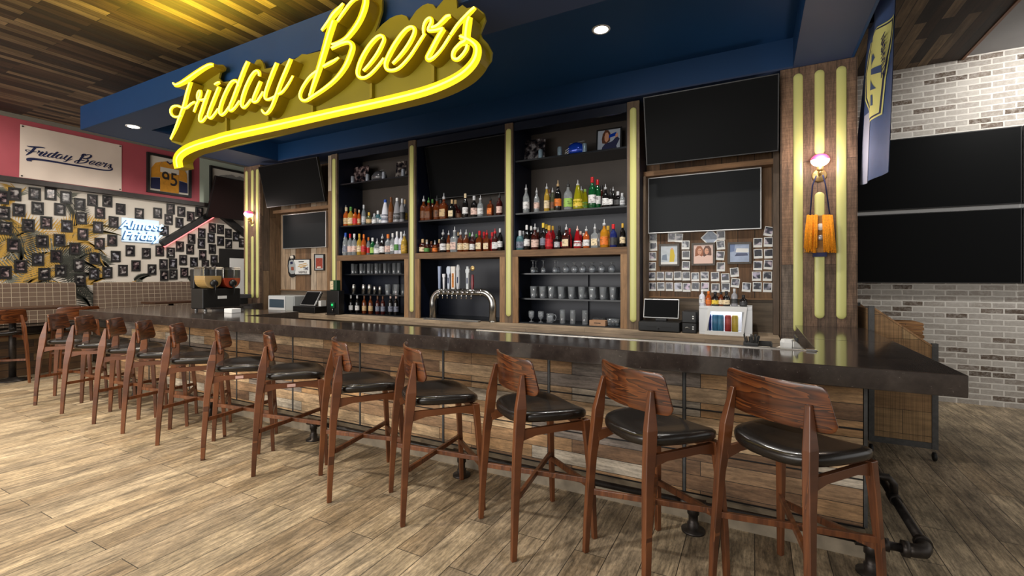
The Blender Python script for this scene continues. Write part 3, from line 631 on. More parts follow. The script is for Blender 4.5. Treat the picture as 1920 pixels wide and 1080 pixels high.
# ---------------------------------------------------------------- booths and tables along the gallery wall
def booth(y0, y1, label):
    t = thing('booth_bench', label, 'booth', (-10.4, (y0 + y1) / 2, 0), group='plaid booth benches'); h = (y1 - y0) / 2
    MB().box(-.24, .40, -h, h, 0, .62).build('base', 'booth_wood', t)
    MB().box(-.2, .42, -h, h, .621, .76).build('seat_cushion', 'leather', t, bevel=.03, seg=3)
    b = MB(); prof = [(-.24, .765), (-.05, .765), (-.10, 1.40), (-.13, 1.43), (-.24, 1.43)]
    b.prism(prof, lambda p: (p[0], -h, p[1]), lambda p: (p[0], h, p[1])); b.build('back_cushion', 'plaid', t, bevel=.012)
    return t
booth(1.2, 3.58, 'plaid backed booth bench nearer the left edge of view'); booth(3.86, 5.66, 'plaid backed booth bench behind the end of the bar')
def table(x0, x1, y0, y1, label):
    t = thing('booth_table', label, 'table', ((x0 + x1) / 2, (y0 + y1) / 2, 0), group='tall tables at the booths'); a, b = (x1 - x0) / 2, (y1 - y0) / 2
    MB().box(-a, a, -b, b, 1.035, 1.075).build('table_top', 'table_wood', t, bevel=.004)
    MB().lathe([(.04, .02), (.04, 1.03)], 16).build('pedestal', 'iron', t)
    MB().lathe([(.2, 0), (.2, .012), (.06, .03), (.05, .05)], 24).build('base', 'iron', t)
table(-9.98, -9.385, 1.9, 3.26, 'tall dark table in front of the nearer plaid booth'); table(-9.95, -9.45, 4.3, 5.05, 'tall dark table in front of the farther plaid booth')
# ---------------------------------------------------------------- the yellow script sign  (strokes: x, y, half width in photo pixels, carried onto the sign's own plane)
def cr(o, s): return lambda L: [(o[0] + x / s, o[1] + y / s, w / s) for x, y, w in L]
cA, cB, cC, cD, cE, c4 = cr((310, 100), 6), cr((440, 90), 7.2), cr((540, 0), 5.4), cr((660, 0), 6.75), cr((780, 0), 6), cr((300, 0), 3)
STROKES = [
 ('F', [cA([(98, 335, 8), (120, 358, 24), (180, 338, 32), (260, 290, 38), (345, 228, 36), (430, 172, 33), (500, 135, 30), (545, 132, 20)]),
        cA([(290, 320, 27), (250, 450, 28), (212, 600, 28), (165, 730, 26), (120, 850, 20), (66, 978, 4)]),
        cA([(345, 548, 13), (300, 570, 14), (245, 615, 15), (190, 610, 14), (140, 592, 14), (90, 605, 14), (68, 650, 14), (85, 700, 14), (130, 718, 14), (195, 705, 14)])]),
 ('r', [cA([(330, 668, 7), (360, 580, 10), (376, 540, 12), (368, 490, 13), (380, 440, 14), (402, 424, 13), (402, 470, 13), (388, 520, 14), (430, 525, 16), (475, 508, 15)]),
        cA([(500, 412, 24), (465, 500, 28), (425, 620, 28), (395, 710, 25), (395, 762, 18), (430, 765, 13), (480, 700, 11)])]),
 ('i', [cA([(612, 375, 26), (560, 500, 28), (505, 640, 26), (490, 700, 20), (515, 733, 15), (560, 690, 12), (610, 620, 11)]),
        cA([(565, 355, 18), (595, 335, 22), (620, 330, 16)])]),
 ('d', [cA([(835, 375, 10), (820, 330, 16), (785, 310, 22), (740, 340, 26), (680, 450, 27), (630, 580, 27), (618, 660, 24), (640, 695, 17), (680, 670, 13), (730, 600, 12)]),
        cA([(935, 92, 28), (890, 190, 30), (830, 350, 30), (770, 510, 29), (730, 610, 24), (745, 648, 17), (790, 615, 13), (850, 530, 12)])]),
 ('a', [cB([(345, 385, 14), (335, 330, 22), (295, 315, 28), (235, 380, 33), (160, 530, 34), (110, 680, 33), (100, 770, 26), (130, 810, 18), (175, 775, 15), (240, 690, 13)]),
        cB([(358, 450, 28), (310, 560, 32), (262, 680, 28), (260, 730, 20), (310, 725, 15), (350, 670, 13), (400, 590, 12)])]),
 ('y', [cB([(575, 200, 32), (520, 330, 35), (460, 490, 32), (422, 610, 26), (420, 680, 22), (455, 700, 18), (510, 680, 17), (570, 650, 16)]),
        cB([(765, 148, 30), (700, 300, 34), (620, 490, 33), (560, 660, 32), (505, 800, 28), (450, 878, 24), (405, 882, 18), (380, 835, 5)]),
        cB([(600, 628, 18), (650, 602, 16), (700, 545, 14), (750, 470, 11), (805, 375, 5)])]),
 ('B', [cC([(346, 318, 5), (405, 235, 22), (465, 150, 36), (520, 90, 30), (572, 38, 4)]),
        cC([(470, 200, 42), (420, 350, 42), (365, 540, 38), (310, 720, 34), (260, 870, 28), (222, 985, 20)]),
        cC([(315, 715, 26), (235, 775, 20), (165, 870, 19), (128, 955, 19), (140, 1008, 17), (185, 1020, 18), (245, 985, 22), (380, 895, 25), (500, 790, 28), (590, 665, 32), (645, 530, 34), (655, 465, 30), (620, 430, 24), (550, 445, 22), (440, 495, 20)]),
        cC([(505, 225, 12), (560, 140, 20), (640, 35, 20), (700, -12, 20), (755, -28, 26), (790, -5, 34), (780, 80, 38), (735, 200, 36), (670, 305, 34), (590, 395, 30), (510, 440, 28), (450, 455, 20)]),
        cC([(360, 680, 20), (430, 642, 24), (480, 615, 18), (525, 588, 4)])]),
 ('e', [cD([(150, 905, 14), (230, 815, 24), (320, 690, 30), (385, 570, 28), (410, 500, 24), (380, 455, 24), (310, 485, 32), (210, 600, 36), (120, 760, 37), (75, 900, 32), (95, 975, 26), (170, 985, 21), (250, 935, 19), (340, 840, 17), (420, 735, 15)])]),
 ('e', [cD([(520, 815, 14), (610, 715, 26), (710, 580, 32), (780, 450, 30), (795, 375, 26), (755, 345, 26), (670, 395, 34), (560, 540, 38), (470, 700, 38), (430, 810, 32), (450, 880, 26), (530, 893, 22), (620, 850, 19), (740, 720, 17), (850, 555, 15), (935, 425, 13)])]),
 ('r', [cE([(92, 390, 10), (92, 310, 15), (120, 240, 18), (165, 208, 22), (180, 250, 20), (150, 320, 20), (150, 350, 20), (230, 345, 17), (320, 320, 14)]),
        cE([(180, 318, 10), (240, 295, 24), (300, 245, 34), (350, 195, 34), (395, 180, 20)]),
        cE([(315, 325, 34), (250, 430, 36), (175, 570, 36), (135, 650, 34), (160, 675, 26), (220, 640, 18), (300, 550, 16), (400, 395, 17)])]),
 ('s', [cE([(390, 410, 16), (470, 290, 22), (550, 200, 28), (620, 130, 30), (672, 88, 18)]),
        cE([(610, 190, 34), (585, 260, 50), (568, 380, 50), (560, 460, 48), (500, 500, 32), (430, 580, 28), (422, 650, 26), (470, 672, 24), (530, 620, 24), (570, 560, 24), (585, 505, 22)])]),
 ('swash', [c4([(106, 945, 26), (100, 895, 28), (130, 855, 29), (200, 820, 29), (300, 790, 29), (400, 762, 29), (700, 696, 29), (1000, 628, 29), (1300, 562, 29), (1520, 503, 29), (1680, 430, 28), (1765, 350, 27), (1785, 275, 24), (1750, 232, 20), (1685, 205, 16)])]),
]
def smooth(L, n=7):
    out = []
    for i in range(len(L) - 1):
        p0, p1, p2, p3 = L[max(i - 1, 0)], L[i], L[i + 1], L[min(i + 2, len(L) - 1)]
        for k in range(n):
            t = k / n
            out.append(tuple(.5 * (2 * p1[j] + (p2[j] - p0[j]) * t + (2 * p0[j] - 5 * p1[j] + 4 * p2[j] - p3[j]) * t * t + (3 * p1[j] - p0[j] - 3 * p2[j] + p3[j]) * t ** 3) for j in range(3)))
    return out + [L[-1]]
SY = 2.60
def ribbon(L):
    """left / right edge and middle of a stroke in sign coordinates (x, z)"""
    P = smooth(L); A, B, Mi = [], [], []
    for i, (x, y, w) in enumerate(P):
        a, b = P[max(i - 1, 0)], P[min(i + 1, len(P) - 1)]
        dx, dy = b[0] - a[0], b[1] - a[1]; l = math.hypot(dx, dy) or 1; nx, ny = -dy / l, dx / l; w = max(w, .3)
        for lst, q in ((A, (x + nx * w, y + ny * w)), (B, (x - nx * w, y - ny * w)), (Mi, (x, y))):
            p = at_y(q[0], q[1], SY); lst.append((p[0], p[2]))
    return A, B, Mi
LOGO = [(n, [ribbon(s) for s in ss]) for n, ss in STROKES]
t = thing('neon_sign', 'big glowing yellow Friday Beers script sign hung on the blue soffit', 'sign', (-3.46, 2.69, 3.4)); ox, oz = -3.46, 3.4
BACK = [(321, 266), (335, 271), (350, 276), (374, 268), (374.6, 290), (404, 283), (445, 273), (508, 258.5), (633, 228), (733, 205), (817, 184), (867, 163), (900, 140), (920, 113), (922, 97), (913, 80), (903, 70), (900, 62), (910, 37), (907, 24), (893, 13), (880, 14), (875, 15), (867, 9), (857, 16), (856, 0), (849, -10), (838, -6), (830, 1), (817.5, 16), (812, 8), (802, 6), (792, 10), (780, 20), (767, 39), (762, 30), (753, 27), (742, 29), (731, 34), (716, 46), (703, 61), (709, 43), (715.6, 20), (716, 0), (710, -12), (698, -18), (680, -14), (660, 2), (640, 22), (628, 60), (612, 92), (603, 95), (575, 102), (566, 101), (558.5, 107), (552, 111), (543, 110), (532, 116), (527, 120), (518, 121), (508, 127), (496, 129), (493, 118), (488, 111), (481, 112), (470, 130), (450, 150), (430, 152), (417, 154), (410, 146), (413, 135), (420, 132), (421, 126), (417, 121), (403, 121), (385, 130), (366, 155), (352, 190), (344, 215), (335, 235)]
yb = .012
m = MB(); m.prism([at_y(x, y, 2.702) for x, y in BACK], lambda p: (p[0] - ox, yb, p[2] - oz), lambda p: (p[0] - ox, yb + .02, p[2] - oz)); m.build('backing_board', 'sign_back', t, bevel=.002)
DEP = .0985
for nm, ribs in LOGO:
    m = MB()
    for q, (A, B, Mi) in enumerate(ribs):
        n = len(A); y0 = SY - 2.69 - .0012 * q
        f = [(x - ox, y0, z - oz) for x, z in A] + [(x - ox, y0, z - oz) for x, z in B]; g = [(p[0], yb - .001, p[2]) for p in f]
        vs = f + g; F_, W_ = [], []
        for i in range(n - 1):
            F_.append((i, i + 1, n + i + 1, n + i)); W_.append((i + 1, i, 2 * n + i, 2 * n + i + 1)); W_.append((n + i, n + i + 1, 3 * n + i + 1, 3 * n + i))
        W_.append((0, n, 3 * n, 2 * n)); W_.append((2 * n - 1, n - 1, 3 * n - 1, 4 * n - 1))
        m.add(vs, F_, 1); m.add(vs, W_, 0)
    lo = m.build('letter' if nm != 'swash' else 'swash', ['sign_body', 'sign_face'], t, recalc=False)
    m = MB()
    for A, B, Mi in ribs:
        pts = [(x - ox, SY - 2.69 - .012, z - oz) for x, z in Mi[1:-1]]
        m.tube(pts, .0075, 6)
    m.build('neon_tube', 'neon', lo)
for px, y0, y1 in ((429, 220, 252), (507, 216, 226), (590, 190, 214), (700, 150, 186), (816, 120, 156)):
    a, b = at_y(px, y0, 2.7), at_y(px, y1, 2.7); MB().box(a[0] - ox - .012, a[0] - ox + .012, yb - .03, yb - .001, b[2] - oz, a[2] - oz).build('conduit', 'conduit', t)
for q in ((470, 140), (690, 40), (880, 40)): a = at_y(*q, 2.72); MB().box(a[0] - ox - .02, a[0] - ox + .02, yb + .0205, .0795, a[2] - oz - .03, a[2] - oz + .03).build('standoff', 'conduit', t)

# banner with the same script in navy
t = thing('banner', 'cream cloth banner with navy Friday Beers script on the pink wall', 'banner', (XB, 3.55, 3.56))
c = [at_x(*p, XB + .01) for p in ((38, 233), (228, 272.5), (228, 358), (36, 332))]
def bil(u, v): return tuple((1 - u) * ((1 - v) * c[0][k] + v * c[3][k]) + u * ((1 - v) * c[1][k] + v * c[2][k]) for k in (1, 2))
m = MB(); n = 24; g = []
for i in range(n + 1):
    for j in range(7):
        y, z = bil(i / n, j / 6); g.append((.012 + .004 * math.sin(i * .9 + j * .6) * (j / 6), y - 3.55, z - 3.56))
b_ = [(p[0] - .004, p[1], p[2]) for p in g]; N = len(g)
fs = [(i * 7 + j, (i + 1) * 7 + j, (i + 1) * 7 + j + 1, i * 7 + j + 1) for i in range(n) for j in range(6)]
m.add(g, fs, 0, True).add(b_, [tuple(reversed(f)) for f in fs], 0, True)
m.build('cloth', 'banner', t, recalc=False)
m = MB()
x0, x1 = -5.42, -1.5; sc = 1.19 / (x1 - x0); by0 = at_x(46, 275, XB)[1]; bz0 = at_x(128, 293, XB)[2]
hs = lambda ab, k: [((a[0] + b[0]) / 2 + (a[0] - b[0]) * k / 2, (a[1] + b[1]) / 2 + (a[1] - b[1]) * k / 2) for a, b in ab]
for nm, ribs in LOGO:
    for A, B, Mi in ribs:
        prs = list(zip(A, B)); P1 = hs(prs, 1.15); P2 = hs(prs, -1.15); n = len(P1)
        q = lambda p: (.0175, by0 + (p[0] - x0) * sc - 3.55, bz0 + (p[1] - 3.35) * sc * .92 - 3.56)
        m.add([q(p) for p in P1] + [q(p) for p in P2], [(i, i + 1, n + i + 1, n + i) for i in range(n - 1)])
m.build('script_print', 'ink', t, recalc=False)
m = MB()
for u, v in ((.02, .03), (.02, .97), (.98, .03), (.98, .97)):
    y, z = bil(u, v); m.lathe([(.012, .016), (.012, .022)], 10, (0, y - 3.55, z - 3.56), axis='x')
m.build('grommet', 'iron', t)
# ---------------------------------------------------------------- screens
def quad_slab(name, label, cat, q, n, depth, bez, mats, group=None, mount=True):
    """screen whose front corners are TL, TR, BR, BL in the room; n = outward normal; bez = visible border"""
    q = [Vector(p) for p in q]; n = Vector(n).normalized(); o = (q[2] + q[3]) / 2
    t = thing(name, label, cat, tuple(o), group=group); L = [p - o for p in q]
    m = MB(); bk = [p - n * depth for p in L]
    m.add([tuple(p) for p in L + bk], [(0, 1, 2, 3), (7, 6, 5, 4)] + [(i, i + 4, (i + 1) % 4 + 4, (i + 1) % 4) for i in range(4)]); m.build('casing', mats[0], t, bevel=.003)
    ce = sum(L, Vector()) / 4; ux = (L[1] - L[0]).normalized(); uz = (L[0] - L[3]).normalized()
    I = [L[0] + (ux - uz) * bez, L[1] + (-ux - uz) * bez, L[2] + (-ux + uz) * bez, L[3] + (ux + uz) * bez]
    I = [p + n * .0015 for p in I]; B = [p - n * .0035 for p in I]
    MB().add([tuple(p) for p in I + B], [(0, 1, 2, 3), (7, 6, 5, 4)] + [(i, i + 4, (i + 1) % 4 + 4, (i + 1) % 4) for i in range(4)]).build('screen_panel', mats[1], t)
    return t, L, n
def flat_tv(label, x0, x1, z0, z1, yt, ybm, ywall, group, mats=('black', 'screen'), bez=.012, depth=.05):
    """yt / ybm: distance of top and bottom edge"""
    n = Vector((0, -(z1 - z0), -(ybm - yt)))
    t, L, n = quad_slab('television', label, 'television', [(x0, yt, z1), (x1, yt, z1), (x1, ybm, z0), (x0, ybm, z0)], n, depth, bez, mats, group)
    ym = (yt + ybm) / 2 - ybm; zm = (z1 - z0) / 2
    MB().box(-.12, .12, ym + .03, ywall - ybm - .001, zm - .12, zm + .12).build('wall_mount', 'black', t)
    return t
G = 'screens over the back bar'
flat_tv('large black screen tilted over the instant photos', -1.045, .205, 2.735, 3.425, 4.96, 5.12, 5.5, G)
flat_tv('grey screen with thin white frame just above the instant photos', -1.088, .0635, 2.022, 2.665, 5.43, 5.43, 5.5, G, ('silver', 'screen_grey'), .012, .04)
flat_tv('black screen tilted high in the left barn board bay', -7.56, -6.10, 2.735, 3.42, 4.98, 5.14, 5.5, G)
flat_tv('grey screen with thin silver frame in the left barn board bay', -7.54, -6.42, 2.03, 2.645, 5.43, 5.43, 5.5, G, ('silver', 'screen_grey'), .012, .04)
flat_tv('dark screen tilted at the back of the middle shelving bay', -4.225, -2.845, 2.66, 3.40, 5.30, 5.45, 5.664, G)
# pair stacked on the brick wall, and one on the gallery wall
def wall_tv(label, x0, x1, z0, z1, y, ywall, group): return flat_tv(label, x0, x1, z0, z1, y, y, ywall, group)
G2 = 'screens on the whitewashed brick wall'
def bx(px, py): return at_y(px, py, 7.36)
zt, zm0, zm1, zb = bx(1700, 259)[2], bx(1760, 392)[2] + .015, bx(1760, 395)[2] - .012, bx(1760, 531)[2]
x0, x1 = 1.10, bx(1916.5, 400)[0]
wall_tv('upper black screen of the stacked pair on the brick wall', x0, x1, zm0, zt, 7.36, YB, G2); wall_tv('lower black screen of the stacked pair on the brick wall', x0, x1, zb, zm1, 7.36, YB, G2)
wall_tv('upper black screen at the right edge of view on the brick wall', x1 + .012, x1 + 1.6, zm0, zt, 7.36, YB, G2); wall_tv('lower black screen at the right edge of view on the brick wall', x1 + .012, x1 + 1.6, zb, zm1, 7.36, YB, G2)
MB_ = MB().box(x0, x1 + 1.6, 7.412, YB - .002, zm1 - .02, zm0 + .02).build('screen_rail', 'silver'); tag(MB_, 'pale metal rail between the stacked screens on the brick wall', 'rail')
a, b, c_, d = at_x(405, 330, -10.05), at_x(458, 344, -10.05), at_x(462, 411, -10.38), at_x(421, 410, -10.38)
b = (b[0], a[1] + 1.24, a[2]); d = (d[0], a[1], d[2]); c_ = (c_[0], b[1], d[2])
t, L, n = quad_slab('television', 'dark screen tilted out from the gallery wall over the gable', 'television', [a, b, c_, d], (1, 0, -.4), .06, .012, ('black', S('brown_black_screen', rgb(34, 22, 22), .3)))
MB().box(-.268, -.03, -.1, .1, .06, .16).build('wall_mount', 'black', t)

# ---------------------------------------------------------------- gallery wall
FR = [(0, l) for l in [(15,680),(108,657),(258,655),(378,655),(493,682),(598,732),(692,703),(803,710),(903,769),(1043,803),(1180,799),(1278,768),(1358,788),(1428,824),(1491,791),(25,798),(140,776),(280,762),(448,771),(608,837),(748,797),(850,866),(1263,847),(1344,871),(1232,930),(40,912),(210,890),(345,870),(500,896),(620,957),(733,905),(840,1003),(1511,949),(1590,911),(1651,920),(1710,950),(1768,975),(1813,1022),(1434,991),(1581,986),(1652,1008),(1713,1029),(100,1040),(315,1010),(443,1001),(745,1027),(1508,1027)]]
FR += [(200, l) for l in [(560,265),(975,280),(1095,300),(1196,282),(1278,295),(1347,248),(1424,270),(1590,268),(1518,312),(283,347),(420,322),(708,338),(866,323),(1371,350),(1452,367),(1603,349),(1018,393),(1224,383),(1295,376),(35,443),(152,398),(590,390),(453,430),(330,455),(1537,386),(1610,405),(600,498),(703,453),(803,445),(920,428),(1138,422),(1230,466),(1298,458),(1380,444),(1452,460)]]
frs = []
for o_, (x, y) in FR: frs.append((x / 4, 200 + o_ + y / 4))
frs.sort()
cols_, cur = [], []
for f in frs:
    if cur and f[0] - cur[0][0] > 26: cols_.append(cur); cur = []
    cur.append(f)
cols_.append(cur)
tints = [('blue toned', rgb(150, 180, 225)), ('dark', rgb(110, 100, 100)), ('warm toned', rgb(240, 190, 160)), ('pale', rgb(235, 230, 225)), ('reddish', rgb(225, 130, 140)), ('grey green', rgb(150, 170, 150))]
rnd = random.Random(11); fme = pme = None
for ci, cl in enumerate(cols_):
    cl.sort(key=lambda f: f[1])
    for ri, (px, py) in enumerate(cl):
        p = at_x(px, py, XW)
        nm_, tc = rnd.choice(tints)
        lb = f'small black framed {nm_} photo, {ORD[ri]} down in the {ORD[ci]} column of the gallery wall'
        t = thing('framed_photo', lb, 'picture frame', (XW + .001, p[1], p[2]), group='small black framed photos on the gallery wall')
        if fme is None:
            m = MB(); a, b = .106, .080
            c, d = .074, .052; m.box(0.006, .022, -c, c, b, a).box(.006, .022, -c, c, -a, -b).box(.006, .022, -c, -d, -b, b).box(.006, .022, d, c, -b, b).box(.005, .009, -d, d, -b, b)
            fme = m.build('frame', 'black_paint', t); pme = MB().box(.0091, .0115, -.046, .046, -.068, .072).build('photo', 'photo', t); o = pme
        else:
            f_ = fme.copy(); C.objects.link(f_); f_.parent = t; o = pme.copy(); C.objects.link(o); o.parent = t
        o.color = tc
# glowing script sign
def text_mesh(name, s, size, mat, parent, loc, rot, extrude=.002, shear=0., align='CENTER', bold=0., sx=1.0):
    cu = bpy.data.curves.new(name, 'FONT'); cu.body = s; cu.size = size; cu.extrude = extrude; cu.shear = shear; cu.align_x = align; cu.align_y = 'CENTER'; cu.offset = bold
    o = bpy.data.objects.new(name, cu); C.objects.link(o); dg = bpy.context.evaluated_depsgraph_get()
    me = bpy.data.meshes.new_from_object(o.evaluated_get(dg)); bpy.data.objects.remove(o)
    me.materials.clear(); me.materials.append(M_[mat]); o = bpy.data.objects.new(name, me); C.objects.link(o)
    o.parent = parent; o.location = loc; o.rotation_euler = rot; o.scale = (sx, 1, 1); return o
RX = (PI / 2, 0, PI / 2)         # text reading along +Y, facing +X
a, b = at_x(227, 412, XW), at_x(297, 455, XW); cy, cz = (a[1] + b[1]) / 2, (at_x(227, 433, XW)[2] + at_x(297, 433, XW)[2]) / 2
hw, hh = (b[1] - a[1]) / 2, (at_x(262, 411, XW)[2] - at_x(262, 455, XW)[2]) / 2
t = thing('lit_sign', 'pale blue lit sign with blue white Almost Friday lettering among the photos', 'sign', (XW + .002, cy, cz))
MB().box(.0, .03, -hw, hw, -hh, hh).build('panel', 'glow_panel', t, bevel=.01)
M_['glow_shade'] = S('blue_letter_shadow', rgb(52, 96, 140), .5)  # letter shadow drawn as an offset dark blue copy of the text
for s_, dz, sx_ in (('Almost', .44, .98), ('Friday', -.44, 1.06)):
    text_mesh('letter_shadow', s_, hh * 1.05, 'glow_shade', t, (.036, -.02, hh * dz - .018), RX, .004, .3, bold=.006, sx=sx_); text_mesh('lettering', s_, hh * 1.05, 'glow_neon', t, (.055, .0, hh * dz), RX, .005, .3, bold=.003, sx=sx_)
# black gable with pink light strip
t = thing('gable_trim', 'black gable shaped trim with pink light strip on the gallery wall', 'wall decor', (XW + .001, 5.6, 2.4))
L0, AP, R0 = at_x(300, 457, XW), at_x(403, 396, XW), at_x(470, 450, XW)
def slope(p, q, w, d0, d1, name, mat, off=0.):
    p, q = Vector(p), Vector(q); dr = (q - p).normalized(); nn = Vector((0, -dr.z, dr.y))
    a0, a1, b1, b0 = p - nn * (w / 2 - off), q - nn * (w / 2 - off), q + nn * (w / 2 + off), p + nn * (w / 2 + off)
    o = Vector((XW + .001, 5.6, 2.4)); vs = [tuple(v - o + Vector((d0, 0, 0))) for v in (a0, a1, b1, b0)] + [tuple(v - o + Vector((d1, 0, 0))) for v in (a0, a1, b1, b0)]
    return MB().hexa(vs).build(name, mat, t)
slope(L0, AP, .12, .001, .12, 'board', 'black_paint'); slope(AP, R0, .12, .001, .12, 'board', 'black_paint')
A1 = tuple(L0[i] + (AP[i] - L0[i]) * .9 for i in range(3)); slope(L0, A1, .022, .05, .09, 'light_strip', 'led_pink', -.075)

# framed jerseys
def jersey_frame(label, y0, y1, z0, z1, kind):
    t = thing('framed_jersey', label, 'framed jersey', (XB + .001, (y0 + y1) / 2, (z0 + z1) / 2)); a, b = (y1 - y0) / 2, (z1 - z0) / 2; w = .045
    m = MB().box(0, .05, -a, a, b - w, b).box(0, .05, -a, a, -b, -b + w).box(0, .05, -a, -a + w, -b + w, b - w).box(0, .05, a - w, a, -b + w, b - w); m.build('frame', 'black_paint', t)
    MB().box(.0, .012, -a + w, a - w, -b + w, b - w).build('mat_board', 'mat_board', t)
    fr = lambda p: (.024, p[0] * a, p[1] * b); bk = lambda p: (.0125, p[0] * a, p[1] * b)
    mt = 'jersey' if kind == '95' else 'jersey_grey'
    m = MB()
    m.prism([(-.42, -.86), (.42, -.86), (.42, .5), (.30, .66), (.16, .72), (0, .60), (-.16, .72), (-.30, .66), (-.42, .5)], fr, bk)
    m.prism([(-.43, .5), (-.43, -.15), (-.82, -.22), (-.80, .25), (-.62, .55), (-.32, .67)], fr, bk); m.prism([(.43, .5), (.32, .67), (.62, .55), (.80, .25), (.82, -.22), (.43, -.15)], fr, bk)
    j = m.build('jersey', mt, t, bevel=.004)
    if kind == '95':
        f2 = lambda p: (.026, p[0] * a, p[1] * b); b2 = lambda p: (.0242, p[0] * a, p[1] * b)
        MB().prism([(-.42, .12), (.42, .12), (.42, .38), (-.42, .38)], f2, b2).build('white_yoke', 'mat_board', j); MB().prism([(-.82, -.24), (-.44, -.18), (-.44, -.78), (-.84, -.78)], f2, b2).build('sleeve', 'ink', j); MB().prism([(.82, -.24), (.84, -.78), (.44, -.78), (.44, -.18)], f2, b2).build('sleeve', 'ink', j)
        text_mesh('number', '95', b * .95, 'dark_ink', j, (.027, 0, -.2 * b), RX, .001, 0, bold=.004, sx=.8)
        MB().prism([(-.16, .70), (0, .58), (.16, .70), (.12, .74), (0, .64), (-.12, .74)], f2, b2).build('collar', 'ink', j)
    return t
p0, p1, p2 = at_x(274, 285, XB), at_x(357, 303, XB), at_x(274, 360, XB); jersey_frame('black framed amber jersey numbered 95 on the pink wall', p0[1], p1[1], p2[2], p0[2], '95')
p0, p2 = at_x(392, 310, XB), at_x(392, 377.5, XB); jersey_frame('black framed grey jersey on the pale green wall behind the tilted screen', p0[1], p0[1] + 1.15, p2[2], p0[2], 'grey')

# ---------------------------------------------------------------- flag hung beyond the soffit end
t = thing('flag', 'slate blue club flag with a pale yellow crest hanging beside the right pillar', 'flag', (.86, 4.75, 2.3)); FX = .86
FL_ = [(1650, 0), (1618, 105), (1608, 200), (1598, 345)]; FRt = [(1676, 0), (1674, 110), (1666, 230), (1660, 322)]
def edge(E, s):
    k = s * (len(E) - 1); i = min(int(k), len(E) - 2); f = k - i; return (E[i][0] + (E[i + 1][0] - E[i][0]) * f, E[i][1] + (E[i + 1][1] - E[i][1]) * f)
l3 = [at_x(*p, FX) for p in FL_]; r3 = [at_x(*p, FX) for p in FRt]
def flagp(u, v):
    """u across far to near, v 0 bottom .. 1 top"""
    z_l = l3[3][2] + (3.95 - l3[3][2]) * v; z_r = r3[3][2] + (3.95 - r3[3][2]) * v
    yl = 5.66 - .73 * v; yr_ = 4.34 - .33 * v
    y = yl + (yr_ - yl) * u; z = z_l + (z_r - z_l) * u - .04 * math.sin(u * PI) * (1 - v)
    x = FX + .018 * math.sin(u * 7 + 1.2 * v) + .012 * math.sin(u * 15 + 2 * v)
    return (x - .86, y - 4.75, z - 2.3)
NU, NV = 40, 30
def patch(us, vs, off):
    g = [];
    for u in us:
        for v in vs: p = flagp(u, v); g.append((p[0] + off, p[1], p[2]))
    n = len(vs); return g, [(i * n + j, (i + 1) * n + j, (i + 1) * n + j + 1, i * n + j + 1) for i in range(len(us) - 1) for j in range(n - 1)]
fr_ = lambda a, b, n: [a + (b - a) * i / n for i in range(n + 1)]
m = MB(); g, f = patch(fr_(0, 1, NU), fr_(0, 1, NV), 0); m.add(g, f, 0, True); g, f = patch(fr_(0, 1, NU), fr_(0, 1, NV), .004); m.add(g, [tuple(reversed(q)) for q in f], 0, True); m.build('cloth', 'flag', t, recalc=False)
m = MB(); g, f = patch(fr_(.30, .62, 14), fr_(0.0, .36, 14), -.0035); m.add(g, f, 0, True); m.build('pale_stripe', 'flag_white', t, recalc=False)
def shape_on_flag(poly, off, mat, name, par):
    bm = bmesh.new(); vs = [bm.verts.new((u, v, 0)) for u, v in poly]; bm.faces.new(vs); bmesh.ops.triangulate(bm, faces=bm.faces[:])
    for _ in range(3): bmesh.ops.subdivide_edges(bm, edges=bm.edges[:], cuts=1, use_grid_fill=True)
    for v in bm.verts: p = flagp(v.co.x, v.co.y); v.co = Vector((p[0] + off, p[1], p[2]))
    me = bpy.data.meshes.new(name); bm.to_mesh(me); bm.free(); me.materials.append(M_[mat]); o = bpy.data.objects.new(name, me); C.objects.link(o); o.parent = par; return o
def from_px(L): 
    out = []
    for px, py in L:
        p = at_x(px, py, FX); v = (p[2] - 2.30) / (3.95 - 2.30); yl = 5.66 - .73 * v; yr_ = 4.34 - .33 * v; out.append(((p[1] - yl) / (yr_ - yl), v))
    return out
CR = from_px([(1668, 40), (1652, 56), (1646, 72), (1636, 85), (1633, 142), (1627, 150), (1627, 190), (1638, 226), (1651, 212), (1655, 150), (1659, 110), (1668, 50)])
ce = (sum(p[0] for p in CR) / len(CR), sum(p[1] for p in CR) / len(CR))
shape_on_flag([(ce[0] + (u - ce[0]) * 1.22, ce[1] + (v - ce[1]) * 1.07) for u, v in CR], -.0045, 'flag_yellow', 'crest_border', t)
shape_on_flag([(ce[0] + (u - ce[0]) * 1.12, ce[1] + (v - ce[1]) * 1.035) for u, v in CR], -.006, 'ink', 'crest_line', t)
k_ = shape_on_flag(CR, -.0075, 'flag_yellow', 'crest', t)
for L in ([(1637, 100), (1641, 96), (1645, 118), (1640, 116)], [(1638, 122), (1648, 100), (1650, 108), (1641, 134)], [(1640, 134), (1655, 122), (1655, 136), (1643, 142)], [(1638, 152), (1642, 150), (1650, 166), (1638, 174)], [(1637, 186), (1640, 182), (1641, 204), (1638, 204)], [(1643, 180), (1646, 178), (1646, 198), (1643, 200)]):
    shape_on_flag(from_px(L), -.0095, 'flag', 'crest_mark', t)
p = from_px([(1659.5, 104)])[0]; q = flagp(*p)
text_mesh('lettering', 'NASHVILLE', .17, 'ink', t, (q[0] - .03, q[1], q[2]), Matrix(((0, 0, -1), (0, -1, 0), (-1, 0, 0))).to_euler(), .0005, 0, bold=.004, sx=.36)
MB().tube([(0, -.7, 1.66), (0, .4, 1.66)], .014, 10).build('pole', 'black', t); MB().box(-.07, 0, -.05, .05, 1.3, 1.4).build('bracket', 'black', t)

